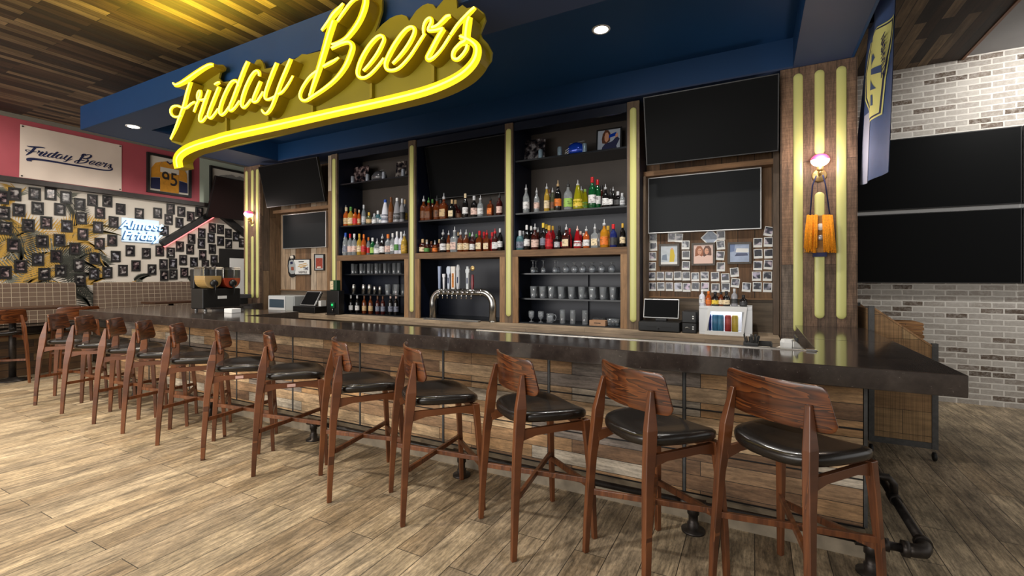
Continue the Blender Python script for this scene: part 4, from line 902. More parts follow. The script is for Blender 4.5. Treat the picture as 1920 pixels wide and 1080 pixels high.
# ---------------------------------------------------------------- wall lamps and the fringed bag
def sconce(x, y, z, label):
    t = thing('wall_lamp', label, 'wall lamp', (x, y, z), group='pink topped globe lamps on the pillars')
    MB().lathe([(.058, 0), (.06, .006), (.052, .016), (.0, .018)], 26, axis='y', cap=False).build('back_plate', 'brass', t)
    MB().tube([(0, -.012, 0), (0, -.05, 0), (0, -.062, .012), (0, -.064, .035)], .012, 12).lathe([(.022, .03), (.028, .04), (.028, .07), (.018, .075)], 20, (0, -.064, 0)).build('arm', 'brass', t)
    R = .074
    lower = [(R * math.sin(PI * k / 16), .128 - .78 * R * math.cos(PI * k / 16)) for k in range(1, 9)]
    upper = [(R * math.sin(PI * k / 16) + .0008, .128 - .78 * R * math.cos(PI * k / 16)) for k in range(8, 16)] + [(.001, .128 + .78 * R)]
    MB().lathe(lower, 26, (0, -.064, 0), cap=False).build('globe', 'lamp', t); MB().lathe(upper, 26, (0, -.064, 0), cap=False).build('tinted_cap', 'bulb_pink', t)
    l = bpy.data.lights.new('lamp_light', 'POINT'); l.energy = 9; l.shadow_soft_size = .07; l.color = (1, .84, .76); o = bpy.data.objects.new('lamp_light', l); C.objects.link(o); o.parent = t; o.location = (0, -.19, .13)
    return t
p = at_y(1536, 329, 5.098); sconce(p[0], 5.098, p[2], 'pink topped globe lamp on brass mount above the fringed bag')
p = at_y(468, 416, 5.098); sconce(p[0] + .07, 5.098, p[2], 'pink topped globe lamp on the pillar beside the tilted far screen')
p = at_y(1536, 436, 5.04); t = thing('fringed_bag', 'orange yarn fringed bag hung by a cord from the lamp on the pillar', 'bag', (p[0], 5.045, 1.63)); X = p[0]
def zz(px, py): q = at_y(px, py, 5.045); return (q[0] - X, q[2] - 1.63)
m = MB(); B_ = [zz(1519, 404), zz(1557, 404), zz(1567, 474), zz(1507, 474)]; m.prism(B_, lambda p: (p[0], -.012, p[1]), lambda p: (p[0], .03, p[1])); m.build('bag_body', S('brown_bag_cloth', rgb(150, 108, 60), .9, noise=.2, nscale=40), t, bevel=.006)
for s, xs in ((-1, (1508, 1530)), (1, (1545, 1566))):
    m = MB(); rnd = random.Random(5 + s)
    for i in range(26):
        px = xs[0] + (xs[1] - xs[0]) * i / 25; a = zz(1536 + (px - 1536) * .78, 404 + rnd.uniform(-1, 2)); b = zz(px, 470 + rnd.uniform(-6, 5)); y = -.022 - rnd.uniform(0, .022)
        m.tube([(a[0], -.016, a[1]), ((a[0] + b[0]) / 2 + rnd.uniform(-.006, .006), y, (a[1] + b[1]) / 2), (b[0], y + .004, b[1])], .0075, 6)
    m.build('yarn_fringe', 'yarn', t)
q = zz(1538, 426); MB().lathe([(.0, .012), (.028, .01), (.034, .0), (.0, -.001)], 18, (q[0], -.014, q[1]), axis='y', cap=False).build('shell_badge', 'mat_board', t)
q = zz(1538, 446); MB().lathe([(.0, .012), (.022, .01), (.028, .0), (.0, -.001)], 14, (q[0], -.014, q[1]), axis='y', cap=False).build('metal_badge', 'silver', t)
a, b = zz(1524, 474), zz(1550, 481); MB().box(a[0], b[0], -.02, .03, b[1], a[1]).build('base_strip', 'ink', t)
a, l_, r_ = zz(1536, 330), zz(1519, 404), zz(1556, 404)
MB().tube([(l_[0], 0, l_[1]), (a[0] - .05, .02, a[1] - .08), (a[0] - .025, -.03, a[1] + .0)], .006, 6).tube([(r_[0], 0, r_[1]), (a[0] + .05, .02, a[1] - .08), (a[0] + .025, -.03, a[1] + .0)], .006, 6).build('cord', 'ink', t)

# ---------------------------------------------------------------- rolling cart with wooden menus
t = thing('rolling_cart', 'rustic board cart in a grey steel frame on casters beyond the bar end', 'cart', (1.106, 5.3, 0)); a = .21
zl, zr_ = 1.262, .962
for x, z, nm in ((-a, zl, 0), (a, zr_, 1)):
    for y in (-.3, .3): MB().box(x - .02, x + .02, y - .02, y + .02, .10, z + .01).build('post', 'iron_frame', t)
for y in (-.3, .3):
    MB().box(-a + .02, a - .02, y - .015, y + .015, .10, .15).build('frame_rail', 'iron_frame', t)
    P = [(-a + .021, .151), (a - .021, .151), (a - .021, zr_ - .02), (-a + .021, zl - .02)]
    MB().prism(P, lambda p: (p[0], y - .012, p[1]), lambda p: (p[0], y + .012, p[1])).build('side_board', 'cart_wood', t)
    P = [(-a + .02, zl - .019), (a - .02, zr_ - .019), (a - .02, zr_ - .001), (-a + .02, zl - .001)]; MB().prism(P, lambda p: (p[0], y - .016, p[1]), lambda p: (p[0], y + .016, p[1])).build('sloped_edge', 'post_wood', t)
MB().box(-a + .001, a - .021, -.279, .279, .16, .18).build('shelf', 'cart_wood', t); MB().box(-a - .012, -a + .012, -.279, .279, .16, zl - .02).build('back_board', 'cart_wood', t); MB().box(-a + .02, a - .025, -.279, .279, .86, .88).build('shelf', 'cart_wood', t)
for x in (-a, a):
    for y in (-.3, .3):
        m = MB().lathe([(.03, -.012), (.036, -.008), (.036, .008), (.03, .012)], 18, (x, y, .037), axis='x'); m.build('caster', 'rubber', t)
for i in range(7):
    m = MB().box(-.135, .12, -.15, .15, 0, .034, mat=Matrix.Rotation(math.radians([0, 1.5, -1, 2, -2, 1, 0][i]), 4, 'Z'))
    m.box(.119, .125, -.15, .15, .004, .03, mat=Matrix.Rotation(math.radians([0, 1.5, -1, 2, -2, 1, 0][i]), 4, 'Z'))
    o = m.build('wooden_menu', 'menu_wood', None, (1.106 + .07, 5.36, .881 + .0345 * i), bevel=.003)
    tag(o, ['bottom slatted wooden menu in the pile on the cart', 'slatted wooden menu second from the bottom of the cart pile', 'slatted wooden menu third from the bottom of the cart pile', 'slatted wooden menu in the middle of the cart pile', 'slatted wooden menu third from the top of the cart pile', 'slatted wooden menu second from the top of the cart pile', 'topmost slatted wooden menu on the cart pile'][i], 'menu board', 'wooden menus piled on the cart')
# ---------------------------------------------------------------- bottles: (kind, mesh) built once, then copied
SH = {  # profile radius / height fractions for a .30 m bottle
 'wine': [(.034, 0), (.037, .006), (.037, .175), (.030, .205), (.0145, .232), (.0135, .275), (.0145, .279), (.0135, .284)],
 'round': [(.039, 0), (.043, .008), (.043, .15), (.036, .176), (.018, .196), (.0145, .215), (.0145, .245), (.017, .25)],
 'slim': [(.030, 0), (.033, .006), (.033, .17), (.026, .205), (.014, .24), (.0135, .285)],
 'square': [(.046, 0), (.05, .006), (.05, .145), (.043, .165), (.017, .182), (.015, .2), (.015, .24)],
 'short': [(.036, 0), (.041, .006), (.041, .095), (.03, .118), (.015, .128), (.014, .15)],
 'cone': [(.046, 0), (.05, .008), (.047, .08), (.034, .17), (.02, .225), (.016, .25)],
}
LB = {'wine': (.05, .13), 'round': (.03, .115), 'slim': (.04, .13), 'square': (.03, .11), 'short': (.02, .075), 'cone': (.03, .10)}
PROTO = {}
def bottle(kind, x, y, z, h, glass, lab, cap, label, group, capkind='cap'):
    prof = SH[kind]; H0 = prof[-1][1] + (.05 if capkind == 'pour' else .022); s = h / H0; sr = min(1.25, max(.8, s))
    t = thing('bottle', label, 'bottle', (x, y, z), group=group); t.scale = (sr, sr, s)
    key = (kind, capkind)
    if key not in PROTO:
        n = 4 if kind == 'square' else 18
        b = MB().lathe(prof, 24, cap=True) if kind != 'square' else None
        if kind == 'square':
            R = []
            for r, z_ in prof:
                k = 0 if r < .02 else 1; ring = []
                for j in range(24):
                    a = 2 * PI * j / 24; ca, sa = math.cos(a), math.sin(a); e = .35 if k else 1
                    ring.append((r * math.copysign(abs(ca) ** e, ca) * (.86 if k else 1), r * math.copysign(abs(sa) ** e, sa) * (.7 if k else 1), z_))
                R.append(ring)
            b = MB().rings(R)
        bo = b.build('glass', 'bottle', t)
        l0, l1 = LB[kind]; m = MB(); rad = prof[1][0] + .0012; R0 = rad if kind != 'cone' else .0478
        if kind == 'square': m.box(-.036, .036, -.0372, -.0352, l0, l1)
        elif kind == 'cone': m.rings([[(.0495 * math.cos(a), .0495 * math.sin(a), l0) for a in [PI * 1.5 + (j - 8) * .19 for j in range(17)]], [(.0455 * math.cos(a), .0455 * math.sin(a), l1) for a in [PI * 1.5 + (j - 8) * .19 for j in range(17)]]], cap=False, closed=False)
        else: m.rings([[(rad * math.cos(a), rad * math.sin(a), zz_) for a in [PI * 1.5 + (j - 10) * .19 for j in range(21)]] for zz_ in (l0, l1)], cap=False, closed=False)
        la = m.build('paper_label', 'label', t)
        r, zt = prof[-1][0] + .0015, prof[-1][1]
        if capkind == 'pour': m = MB().lathe([(r, zt - .02), (r, zt + .006), (.006, zt + .012), (.0055, zt + .03), (.003, zt + .05)], 10)
        else: m = MB().lathe([(r, zt - .035), (r + .0006, zt - .03), (r + .0006, zt + .018), (r - .002, zt + .022)], 14)
        ca = m.build('pour_spout' if capkind == 'pour' else 'cap', 'tint', t); PROTO[key] = (bo.data, la.data, ca.data)
    else:
        bo, la, ca = [bpy.data.objects.new(n_, d) for n_, d in zip(('glass', 'paper_label', 'pour_spout' if capkind == 'pour' else 'cap'), PROTO[key])]
        for o in (bo, la, ca): C.objects.link(o); o.parent = t
    bo.color = GL[glass]; la.color = LC[lab]; ca.color = LC[cap]
    return t
def g4(r, g, b, a): return rgb(r, g, b)[:3] + (a,)
GL = {'clear': g4(225, 232, 236, 1), 'amber': g4(120, 56, 20, .5), 'dark red': g4(66, 20, 16, .3), 'dark': g4(20, 18, 18, .1), 'green': g4(20, 92, 48, .4), 'yellow green': g4(184, 178, 30, .6), 'yellow': g4(214, 176, 70, .6), 'red': g4(170, 22, 32, .4), 'orange': g4(206, 96, 32, .5), 'teal': g4(96, 140, 150, .6), 'blue': g4(30, 44, 110, .3), 'bronze': g4(110, 66, 34, 0), 'white': g4(214, 216, 226, 0), 'grey': g4(150, 160, 166, .6), 'olive': g4(88, 92, 66, .4), 'gold': g4(206, 140, 30, .4), 'silver': g4(176, 176, 182, .5)}
LC = {'white': rgb(226, 226, 226), 'cream': rgb(226, 206, 168), 'black': rgb(22, 22, 24), 'red': rgb(196, 30, 38), 'gold': rgb(206, 164, 60), 'tan': rgb(198, 168, 124), 'blue': rgb(40, 80, 170), 'green': rgb(76, 138, 62), 'orange': rgb(224, 120, 40), 'pink': rgb(222, 190, 178), 'silver': rgb(190, 192, 196), 'slate': rgb(120, 124, 140), 'yellow': rgb(226, 196, 70), 'brown': rgb(110, 70, 44), 'lime': rgb(150, 190, 90), 'charcoal': rgb(60, 60, 62)}
def shelf_of(rows, fx, z, y, basey, where, group, sc):
    for i, r in enumerate(rows):
        x, top, kind, gl, lb, cp = r[:6]; ck = r[6] if len(r) > 6 else 'cap'; dy = r[7] if len(r) > 7 else 0
        px, pt = fx(x, top); Y = y + dy; p = at_y(px, pt, Y); h = max(.1, p[2] - z)
        gw = gl if gl not in ('clear', 'white', 'grey', 'silver') else gl
        xx = p[0]; rr = {'square': .052, 'round': .046, 'short': .044, 'cone': .051}.get(kind, .039) * 1.1
        for b0, b1, _ in bays:
            if b0 - .1 < xx < b1 + .1: xx = min(max(xx, b0 + .014 + rr), b1 - .014 - rr)
        bottle(kind, xx, Y, z + .0005, h, gl, lb, cp, f'{gw} bottle with {lb} label, {ORD[i]} from the left {where}', group, ck)
P_ = 'pour'
fx = lambda x, y: (630 + x / 7.714, 300 + y / 7.714)
shelf_of([(80, 660, 'slim', 'clear', 'white', 'silver', P_), (145, 685, 'round', 'orange', 'tan', 'cream'), (215, 680, 'round', 'yellow', 'cream', 'green'), (280, 705, 'round', 'orange', 'red', 'brown'), (335, 720, 'slim', 'orange', 'tan', 'cream'), (402, 650, 'slim', 'grey', 'silver', 'silver'), (478, 760, 'short', 'olive', 'tan', 'gold'), (555, 775, 'short', 'clear', 'white', 'silver'), (608, 735, 'short', 'teal', 'silver', 'white', 'cap', .06), (655, 790, 'short', 'teal', 'white', 'silver'), (714, 575, 'cone', 'white', 'slate', 'blue'), (797, 540, 'slim', 'bronze', 'brown', 'brown'), (885, 550, 'cone', 'silver', 'charcoal', 'white'), (958, 560, 'slim', 'silver', 'charcoal', 'silver'), (1000, 575, 'slim', 'silver', 'gold', 'tan', 'cap', .08)], fx, 2.332, 5.27, 0, 'on the left bay upper shelf', 'bottles on the left bay upper shelf', 1)
fx = lambda x, y: (440 + x / 5.333, 280 + y / 5.333)
shelf_of([(1058, 865, 'slim', 'clear', 'white', 'silver', P_), (1110, 835, 'wine', 'clear', 'slate', 'blue'), (1155, 845, 'wine', 'clear', 'pink', 'red'), (1197, 845, 'wine', 'clear', 'pink', 'white'), (1248, 845, 'wine', 'yellow', 'cream', 'gold'), (1292, 850, 'wine', 'orange', 'red', 'orange'), (1338, 880, 'slim', 'clear', 'red', 'orange', 'cap', .05), (1380, 885, 'round', 'green', 'lime', 'white'), (1425, 890, 'short', 'clear', 'white', 'silver', P_), (1477, 845, 'round', 'dark', 'white', 'silver', P_), (1534, 850, 'round', 'clear', 'pink', 'orange'), (1580, 840, 'wine', 'clear', 'white', 'white'), (1623, 822, 'wine', 'white', 'green', 'white'), (1666, 825, 'wine', 'white', 'slate', 'white'), (1697, 815, 'round', 'yellow', 'gold', 'silver', P_)], fx, 1.862, 5.24, 0, 'on the left bay wood shelf', 'bottles on the left bay wood shelf', 1)
fx = lambda x, y: (740 + x / 8, 300 + y / 8)
shelf_of([(405, 540, 'round', 'amber', 'brown', 'silver', P_), (510, 560, 'square', 'amber', 'brown', 'olive' if 0 else 'green', P_), (568, 590, 'slim', 'amber', 'charcoal', 'green', 'cap', .09), (635, 530, 'round', 'amber', 'brown', 'charcoal', P_), (690, 600, 'slim', 'amber', 'tan', 'charcoal', 'cap', .09), (738, 495, 'square', 'amber', 'tan', 'silver', P_), (780, 660, 'short', 'blue', 'blue', 'blue', 'cap', .09), (860, 595, 'square', 'dark', 'cream', 'tan'), (912, 600, 'round', 'dark red', 'brown', 'tan', 'cap', .08), (955, 690, 'short', 'dark red', 'brown', 'black', 'cap', .1), (1060, 505, 'wine', 'dark', 'white', 'cream'), (1192, 540, 'round', 'dark', 'pink', 'silver'), (1286, 528, 'round', 'clear', 'white', 'silver', P_), (1436, 540, 'square', 'amber', 'orange', 'black', P_), (1572, 490, 'round', 'dark red', 'pink', 'charcoal', P_)], fx, 2.328, 5.25, 0, 'on the middle bay upper shelf', 'bottles on the middle bay upper shelf', 1)
fx = lambda x, y: (740 + x / 5.4, 420 + y / 5.4)
shelf_of([(240, 155, 'short', 'dark red', 'cream', 'tan'), (285, 160, 'short', 'dark red', 'brown', 'tan', 'cap', .09), (327, 160, 'short', 'dark red', 'green', 'silver', P_), (372, 175, 'short', 'dark red', 'brown', 'brown', 'cap', .09), (408, 165, 'short', 'amber', 'orange', 'silver', P_), (455, 155, 'short', 'dark red', 'brown', 'tan', 'cap', .09), (490, 55, 'round', 'dark', 'white', 'silver', P_), (547, 65, 'slim', 'amber', 'cream', 'silver', P_), (607, 25, 'square', 'clear', 'pink', 'silver', P_), (645, 80, 'slim', 'dark', 'brown', 'tan', 'cap', .1), (668, 55, 'round', 'amber', 'cream', 'silver', P_), (724, 55, 'round', 'amber', 'cream', 'silver', P_), (762, 90, 'slim', 'dark', 'charcoal', 'green', 'cap', .1), (787, 80, 'round', 'dark red', 'white', 'silver', P_), (828, 100, 'slim', 'dark', 'red', 'green', 'cap', .1), (860, 70, 'square', 'amber', 'cream', 'red'), (905, 80, 'round', 'red', 'cream', 'red', 'cap', .09), (934, 60, 'square', 'amber', 'cream', 'red', P_), (988, 85, 'round', 'red', 'red', 'red', 'cap', .07), (1016, 45, 'round', 'dark red', 'white', 'red', P_), (1068, 45, 'wine', 'dark', 'white', 'white')], fx, 1.862, 5.23, 0, 'on the middle bay wood shelf', 'bottles on the middle bay wood shelf', 1)
fx = lambda x, y: (940 + x / 6.75, 320 + y / 6.75)
shelf_of([(314, 175, 'wine', 'clear', 'white', 'silver', P_), (447, 215, 'wine', 'clear', 'pink', 'silver', P_), (575, 160, 'slim', 'yellow', 'cream', 'silver', P_), (612, 240, 'slim', 'olive', 'charcoal', 'olive' if 0 else 'brown', 'cap', .07), (650, 215, 'slim', 'olive', 'brown', 'silver', P_), (717, 120, 'wine', 'dark', 'orange', 'tan', P_), (845, 120, 'round', 'clear', 'lime', 'charcoal', P_), (968, 115, 'cone', 'yellow green', 'yellow', 'silver', P_), (1012, 195, 'cone', 'yellow green', 'lime', 'silver', P_, .08), (1060, 235, 'cone', 'yellow green', 'green', 'lime', 'cap', .1), (1150, 82, 'wine', 'green', 'white', 'red'), (1216, 115, 'wine', 'green', 'white', 'red', 'cap', .06), (1268, 190, 'slim', 'dark red', 'black', 'black', 'cap', .09), (1318, 170, 'round', 'dark', 'white', 'silver', P_), (1383, 230, 'slim', 'dark', 'white', 'black'), (1415, 205, 'slim', 'dark', 'black', 'silver', P_, .06), (1475, 265, 'short', 'dark', 'charcoal', 'silver'), (1530, 285, 'short', 'clear', 'silver', 'silver')], fx, 2.332, 5.26, 0, 'on the right bay upper shelf', 'bottles on the right bay upper shelf', 1)
shelf_of([(216, 760, 'short', 'teal', 'slate', 'silver'), (265, 765, 'slim', 'grey', 'silver', 'silver', 'cap', .1), (322, 690, 'wine', 'dark', 'white', 'white'), (378, 700, 'wine', 'dark', 'black', 'white', 'cap', .08), (426, 670, 'round', 'dark red', 'pink', 'silver', P_), (465, 720, 'slim', 'dark red', 'charcoal', 'silver', P_, .08), (530, 662, 'wine', 'dark', 'slate', 'yellow'), (572, 678, 'wine', 'dark', 'charcoal', 'yellow', 'cap', .1), (605, 695, 'round', 'red', 'red', 'gold'), (652, 700, 'slim', 'red', 'charcoal', 'gold', 'cap', .08), (704, 775, 'round', 'dark', 'silver', 'black'), (735, 700, 'slim', 'dark', 'charcoal', 'black', 'cap', .09), (770, 770, 'slim', 'dark', 'red', 'black', 'cap', .05), (822, 675, 'square', 'dark red', 'cream', 'silver', P_), (865, 730, 'slim', 'red', 'red', 'red', 'cap', .08), (962, 698, 'cone', 'red', 'white', 'pink', P_), (1003, 768, 'slim', 'red', 'red', 'pink', 'cap', .09), (1040, 790, 'slim', 'dark', 'white', 'pink', 'cap', .09), (1075, 702, 'round', 'orange', 'white', 'silver', P_), (1184, 672, 'square', 'clear', 'cream', 'silver', P_), (1240, 740, 'slim', 'clear', 'silver', 'charcoal', 'cap', .08), (1302, 615, 'round', 'gold', 'orange', 'silver', P_), (1350, 700, 'round', 'gold', 'yellow', 'gold', 'cap', .09), (1417, 678, 'round', 'blue', 'charcoal', 'red'), (1535, 668, 'wine', 'dark', 'cream', 'gold')], fx, 1.862, 5.23, 0, 'on the right bay wood shelf', 'bottles on the right bay wood shelf', 1)
fx = lambda x, y: (440 + x / 5.333, 440 + y / 5.333)
shelf_of([(1163, 605, 'wine', 'dark', 'white', 'white'), (1226, 605, 'wine', 'dark', 'white', 'white'), (1297, 605, 'wine', 'amber', 'tan', 'brown'), (1360, 605, 'wine', 'amber', 'tan', 'brown'), (1430, 610, 'wine', 'dark red', 'slate', 'brown'), (1483, 610, 'wine', 'dark red', 'slate', 'brown'), (1560, 600, 'wine', 'dark', 'slate', 'pink'), (1615, 600, 'wine', 'dark', 'slate', 'pink')], fx, .957, 5.28, 0, 'in the left lower cabinet', 'wine bottles in the left lower cabinet', 1)

# ---------------------------------------------------------------- glassware
GP = {}
GSH = {'pint': [(.001, .004), (.028, .004), (.031, 0), (.032, .004), (.042, .148), (.040, .148), (.030, .012), (.001, .012)],
       'tall': [(.001, .004), (.026, .003), (.03, 0), (.031, .004), (.033, .16), (.031, .16), (.028, .012), (.001, .012)],
       'steel': [(.001, .17), (.030, .17), (.032, .166), (.045, .0), (.043, .0), (.030, .16), (.001, .162)],
       'stem': [(.001, .185), (.036, .185), (.036, .182), (.008, .176), (.005, .165), (.005, .10), (.02, .088), (.036, .06), (.036, .02), (.03, 0), (.028, 0), (.034, .02), (.034, .058), (.02, .082), (.001, .085)],
       'snifter': [(.001, .125), (.03, .125), (.03, .122), (.007, .112), (.007, .10), (.03, .085), (.042, .055), (.038, .02), (.03, 0), (.028, 0), (.036, .02), (.04, .055), (.028, .08), (.001, .092)],
       'goblet': [(.001, 0), (.034, 0), (.034, .004), (.008, .012), (.007, .03), (.02, .045), (.038, .075), (.04, .12), (.036, .15), (.034, .15), (.037, .12), (.035, .077), (.018, .05), (.001, .046)],
       'short': [(.001, .004), (.026, .003), (.028, 0), (.034, .085), (.032, .085), (.026, .01), (.001, .01)]}
def glass(kind, x, y, z, s, label, group, name='drinking_glass', mat='tumbler'):
    if kind not in GP: GP[kind] = MB().lathe(GSH[kind], 24, cap=False).build(name, mat); o = GP[kind]
    else: o = GP[kind].copy(); C.objects.link(o)
    o.location = (x, y, z); o.scale = (s, s, s); tag(o, label, 'drinking glass' if mat == 'tumbler' else 'shaker tin', group); return o
fx = lambda x: 440 + x / 5.333
for i, x in enumerate((1185, 1268, 1343, 1420, 1505, 1597, 1645)): glass('tall', at_y(fx(x), 510, 5.30)[0], 5.30, 1.5735, 1.0, f'tall clear glass, {ORD[i]} from the left on left cabinet top shelf', 'glasses on left cabinet top shelf')
for i, x in enumerate((1215, 1300, 1380, 1460, 1550, 1625)): glass('tall', at_y(fx(x), 510, 5.44)[0], 5.44, 1.5735, 1.0, f'tall back row glass, {ORD[i]} from the left on left cabinet top shelf', 'glasses on left cabinet top shelf')
for i, x in enumerate((1192, 1250, 1292, 1350, 1402, 1455)): glass('steel', at_y(fx(x), 548, 5.30)[0], 5.30 + (.09 if i == 1 else 0), 1.2585, .88 if i < 4 else .72, f'steel shaker tin, {ORD[i]} from the left on the left cabinet lower shelf', 'shaker tins in the left cabinet', 'shaker_tin', 'steel')
for i, x in enumerate((1532, 1552, 1618, 1640)): glass('pint', at_y(fx(x), 548, 5.30)[0], 5.30 + .1 * (i % 2), 1.2585, 1.05, f'clear pint glass, {ORD[i]} from the left beside the shaker tins', 'pint glasses beside the shaker tins')
fx = lambda x: 940 + x / 6.75
for i, (x, d) in enumerate(((400, 0), (437, .1), (531, 0), (679, 0), (716, .1))): glass('stem', at_y(fx(x), 510, 5.30 + d)[0], 5.30 + d, 1.5735, .86, f'upturned stemmed glass, {ORD[i]} from the left on the right cabinet top shelf', 'stemmed glasses on the right cabinet top shelf')
for i, x in enumerate((815, 925, 1030, 1150, 1270, 1398)): glass('snifter', at_y(fx(x), 510, 5.28)[0], 5.28, 1.5735, 1.0, f'round upturned snifter glass, {ORD[i]} from the left on the right cabinet top shelf', 'snifters on the right cabinet top shelf')
for i, x in enumerate((405, 520, 632, 755, 885, 1015, 1148, 1285, 1412)): glass('pint', at_y(fx(x), 558, 5.30)[0], 5.30, 1.2585, 1.0, f'clear pint glass, {ORD[i]} from the left in front row on right cabinet middle shelf', 'pint glasses on the right cabinet middle shelf')
for i, x in enumerate((455, 565, 690, 800, 930, 1070, 1200, 1335, 1455)): glass('pint', at_y(fx(x), 558, 5.44)[0], 5.44, 1.2585, 1.0, f'clear pint glass, {ORD[i]} from the left in back row on right cabinet middle shelf', 'pint glasses on the right cabinet middle shelf')
for i, x in enumerate((380, 500)): glass('goblet', at_y(fx(x), 598, 5.28)[0], 5.28, .957, .92, ['stemmed beer glass at the left end of the right cabinet floor', 'stemmed beer glass beside the mug in the right cabinet'][i], 'beer glasses on the right cabinet floor')
t = thing('beer_mug', 'dimpled clear beer mug with a round handle in the right cabinet', 'mug', (at_y(fx(617), 600, 5.27)[0], 5.27, .957))
MB().lathe([(.001, .006), (.035, .004), (.042, 0), (.046, .01), (.042, .03), (.047, .05), (.043, .075), (.045, .115), (.042, .115), (.039, .08), (.038, .014), (.001, .014)], 24, cap=False).build('body', 'tumbler', t)
MB().tube([(.042, 0, .1), (.07, 0, .1), (.08, 0, .075), (.076, 0, .04), (.044, 0, .025)], .006, 8).build('handle', 'tumbler', t)
for i, x in enumerate((775, 905, 1058)): glass('tall', at_y(fx(x), 605, 5.26)[0], 5.26, .957, 1.05, f'tall clear ribbed glass, {ORD[i]} from the left on the right cabinet floor', 'tall glasses on the right cabinet floor')
for i, (x, d) in enumerate(((1185, .12), (1235, .12), (1285, .12), (1375, 0), (1420, .0), (1462, 0), (1400, .1), (1445, .1))): glass('short', at_y(fx(x), 605, 5.26 + d)[0], 5.26 + d, .957, .95, f'small clear tumbler, {ORD[i]} of those clustered round the wooden caddy', 'small tumblers round the wooden caddy')
p = at_y(fx(1130), 606, 5.25); q = at_y(fx(1330), 606, 5.25)
t = thing('wooden_caddy', 'pale wooden caddy box on the floor of the right cabinet', 'box', ((p[0] + q[0]) / 2, 5.25, .957)); a = (q[0] - p[0]) / 2
MB().box(-a, a, -.05, -.042, 0, .062).box(-a, a, .042, .05, 0, .062).box(-a, -a + .008, -.042, .042, 0, .062).box(a - .008, a, -.042, .042, 0, .062).box(-a + .008, a - .008, -.042, .042, 0, .006).build('tray', 'carton', t)
MB().box(-.04, .04, -.0505, -.0495, .026, .036).build('hand_slot', 'dark_ink', t)

# ---------------------------------------------------------------- keepsakes on the two top shelves
ZT = 2.9975
def can(px, py, label, mt, y=5.29, h=.125):
    p = at_y(px, py, y); t = thing('drink_can', label, 'can', (p[0], y, ZT), group='slim cans on the top shelves')
    MB().lathe([(.024, 0), (.028, .006), (.029, .012), (.029, h - .016), (.024, h - .004), (.0245, h)], 20).build('can_body', mt, t)
    MB().lathe([(.0235, h + .0002), (.0235, h - .0015)], 18).build('can_lid', 'silver', t)
for i, px in enumerate((642.5, 661.5, 689, 719.5, 756)): can(px, 340, f'pale grey can, {ORD[i]} from the left on the left bay top shelf', 'can_white')
for i, px in enumerate((1013.5, 1049.5, 1096)): can(px, 290, ['pale blue can in front of the dark cap picture', 'pale blue can just left of the blue helmet', 'pale blue can just right of the blue helmet'][i], 'can')
def prop_photo(label, px0, py0, px1, py1, lean, tint, frame=None, y=5.45):
    a, b = at_y(px0, py1, y), at_y(px1, py0, y); w, h = (b[0] - a[0]) / 2, b[2] - ZT
    t = thing('photo_print', label, 'photo', ((a[0] + b[0]) / 2, y, ZT)); t.rotation_euler = (math.radians(-lean), 0, 0)
    e = .02 if frame else .0
    if frame: MB().box(-w, w, 0, .012, 0, h).build('frame', frame, t)
    MB().box(-w + e, w - e, -.003, -.0005, e, h - e).build('picture', 'portrait', t).color = tint
    return t, w, h
t, w, h = prop_photo('framed picture of a woman in navy holding a blue can to her mouth', 1117, 235, 1165, 279, 6, rgb(255, 255, 255), 'black')
pic = t.children[1]; pic.data = pic.data.copy(); pic.data.materials.clear(); pic.data.materials.append(S('pale_blue_grey_backdrop', rgb(176, 186, 200), .3))
def pp(poly, mat, nm, off): MB().prism(poly, lambda p: (p[0] * w, -.0035 - off, p[1] * h), lambda p: (p[0] * w, -.0028 - off + .0005, p[1] * h)).build(nm, mat, pic)
sk = S('print_skin_tone', rgb(206, 150, 120), .4); hr = S('print_brown_hair', rgb(92, 54, 34), .4)
pp([(-.62, .07), (.75, .07), (.6, .3), (.85, .55), (.62, .66), (.3, .5), (.1, .46), (-.25, .44), (-.5, .3)], 'ink', 'printed_jumper', 0)
pp([(-.5, .45), (-.2, .42), (.1, .5), (.12, .8), (-.05, .93), (-.3, .94), (-.48, .8), (-.55, .6)], hr, 'printed_hair', .0008)
pp([(-.32, .55), (-.18, .47), (-.02, .55), (.02, .72), (-.08, .84), (-.25, .84), (-.34, .7)], sk, 'printed_face', .0016)
pp([(.0, .62), (.55, .68), (.58, .82), (.02, .74)], 'helmet_blue', 'printed_can', .0024); pp([(.5, .6), (.72, .64), (.7, .78), (.52, .74)], sk, 'printed_hand', .003)
prop_photo('dark picture of a person in a cap behind a pale blue can', 981, 257, 1021, 295, 6, rgb(90, 90, 110))
prop_photo('picture with red lettering at the back of the left bay top shelf', 656, 309, 689, 336, 6, rgb(230, 120, 90))
prop_photo('tilted pale picture half hidden at the right end of the left bay top shelf', 741, 300, 761, 331, 6, rgb(220, 200, 160))
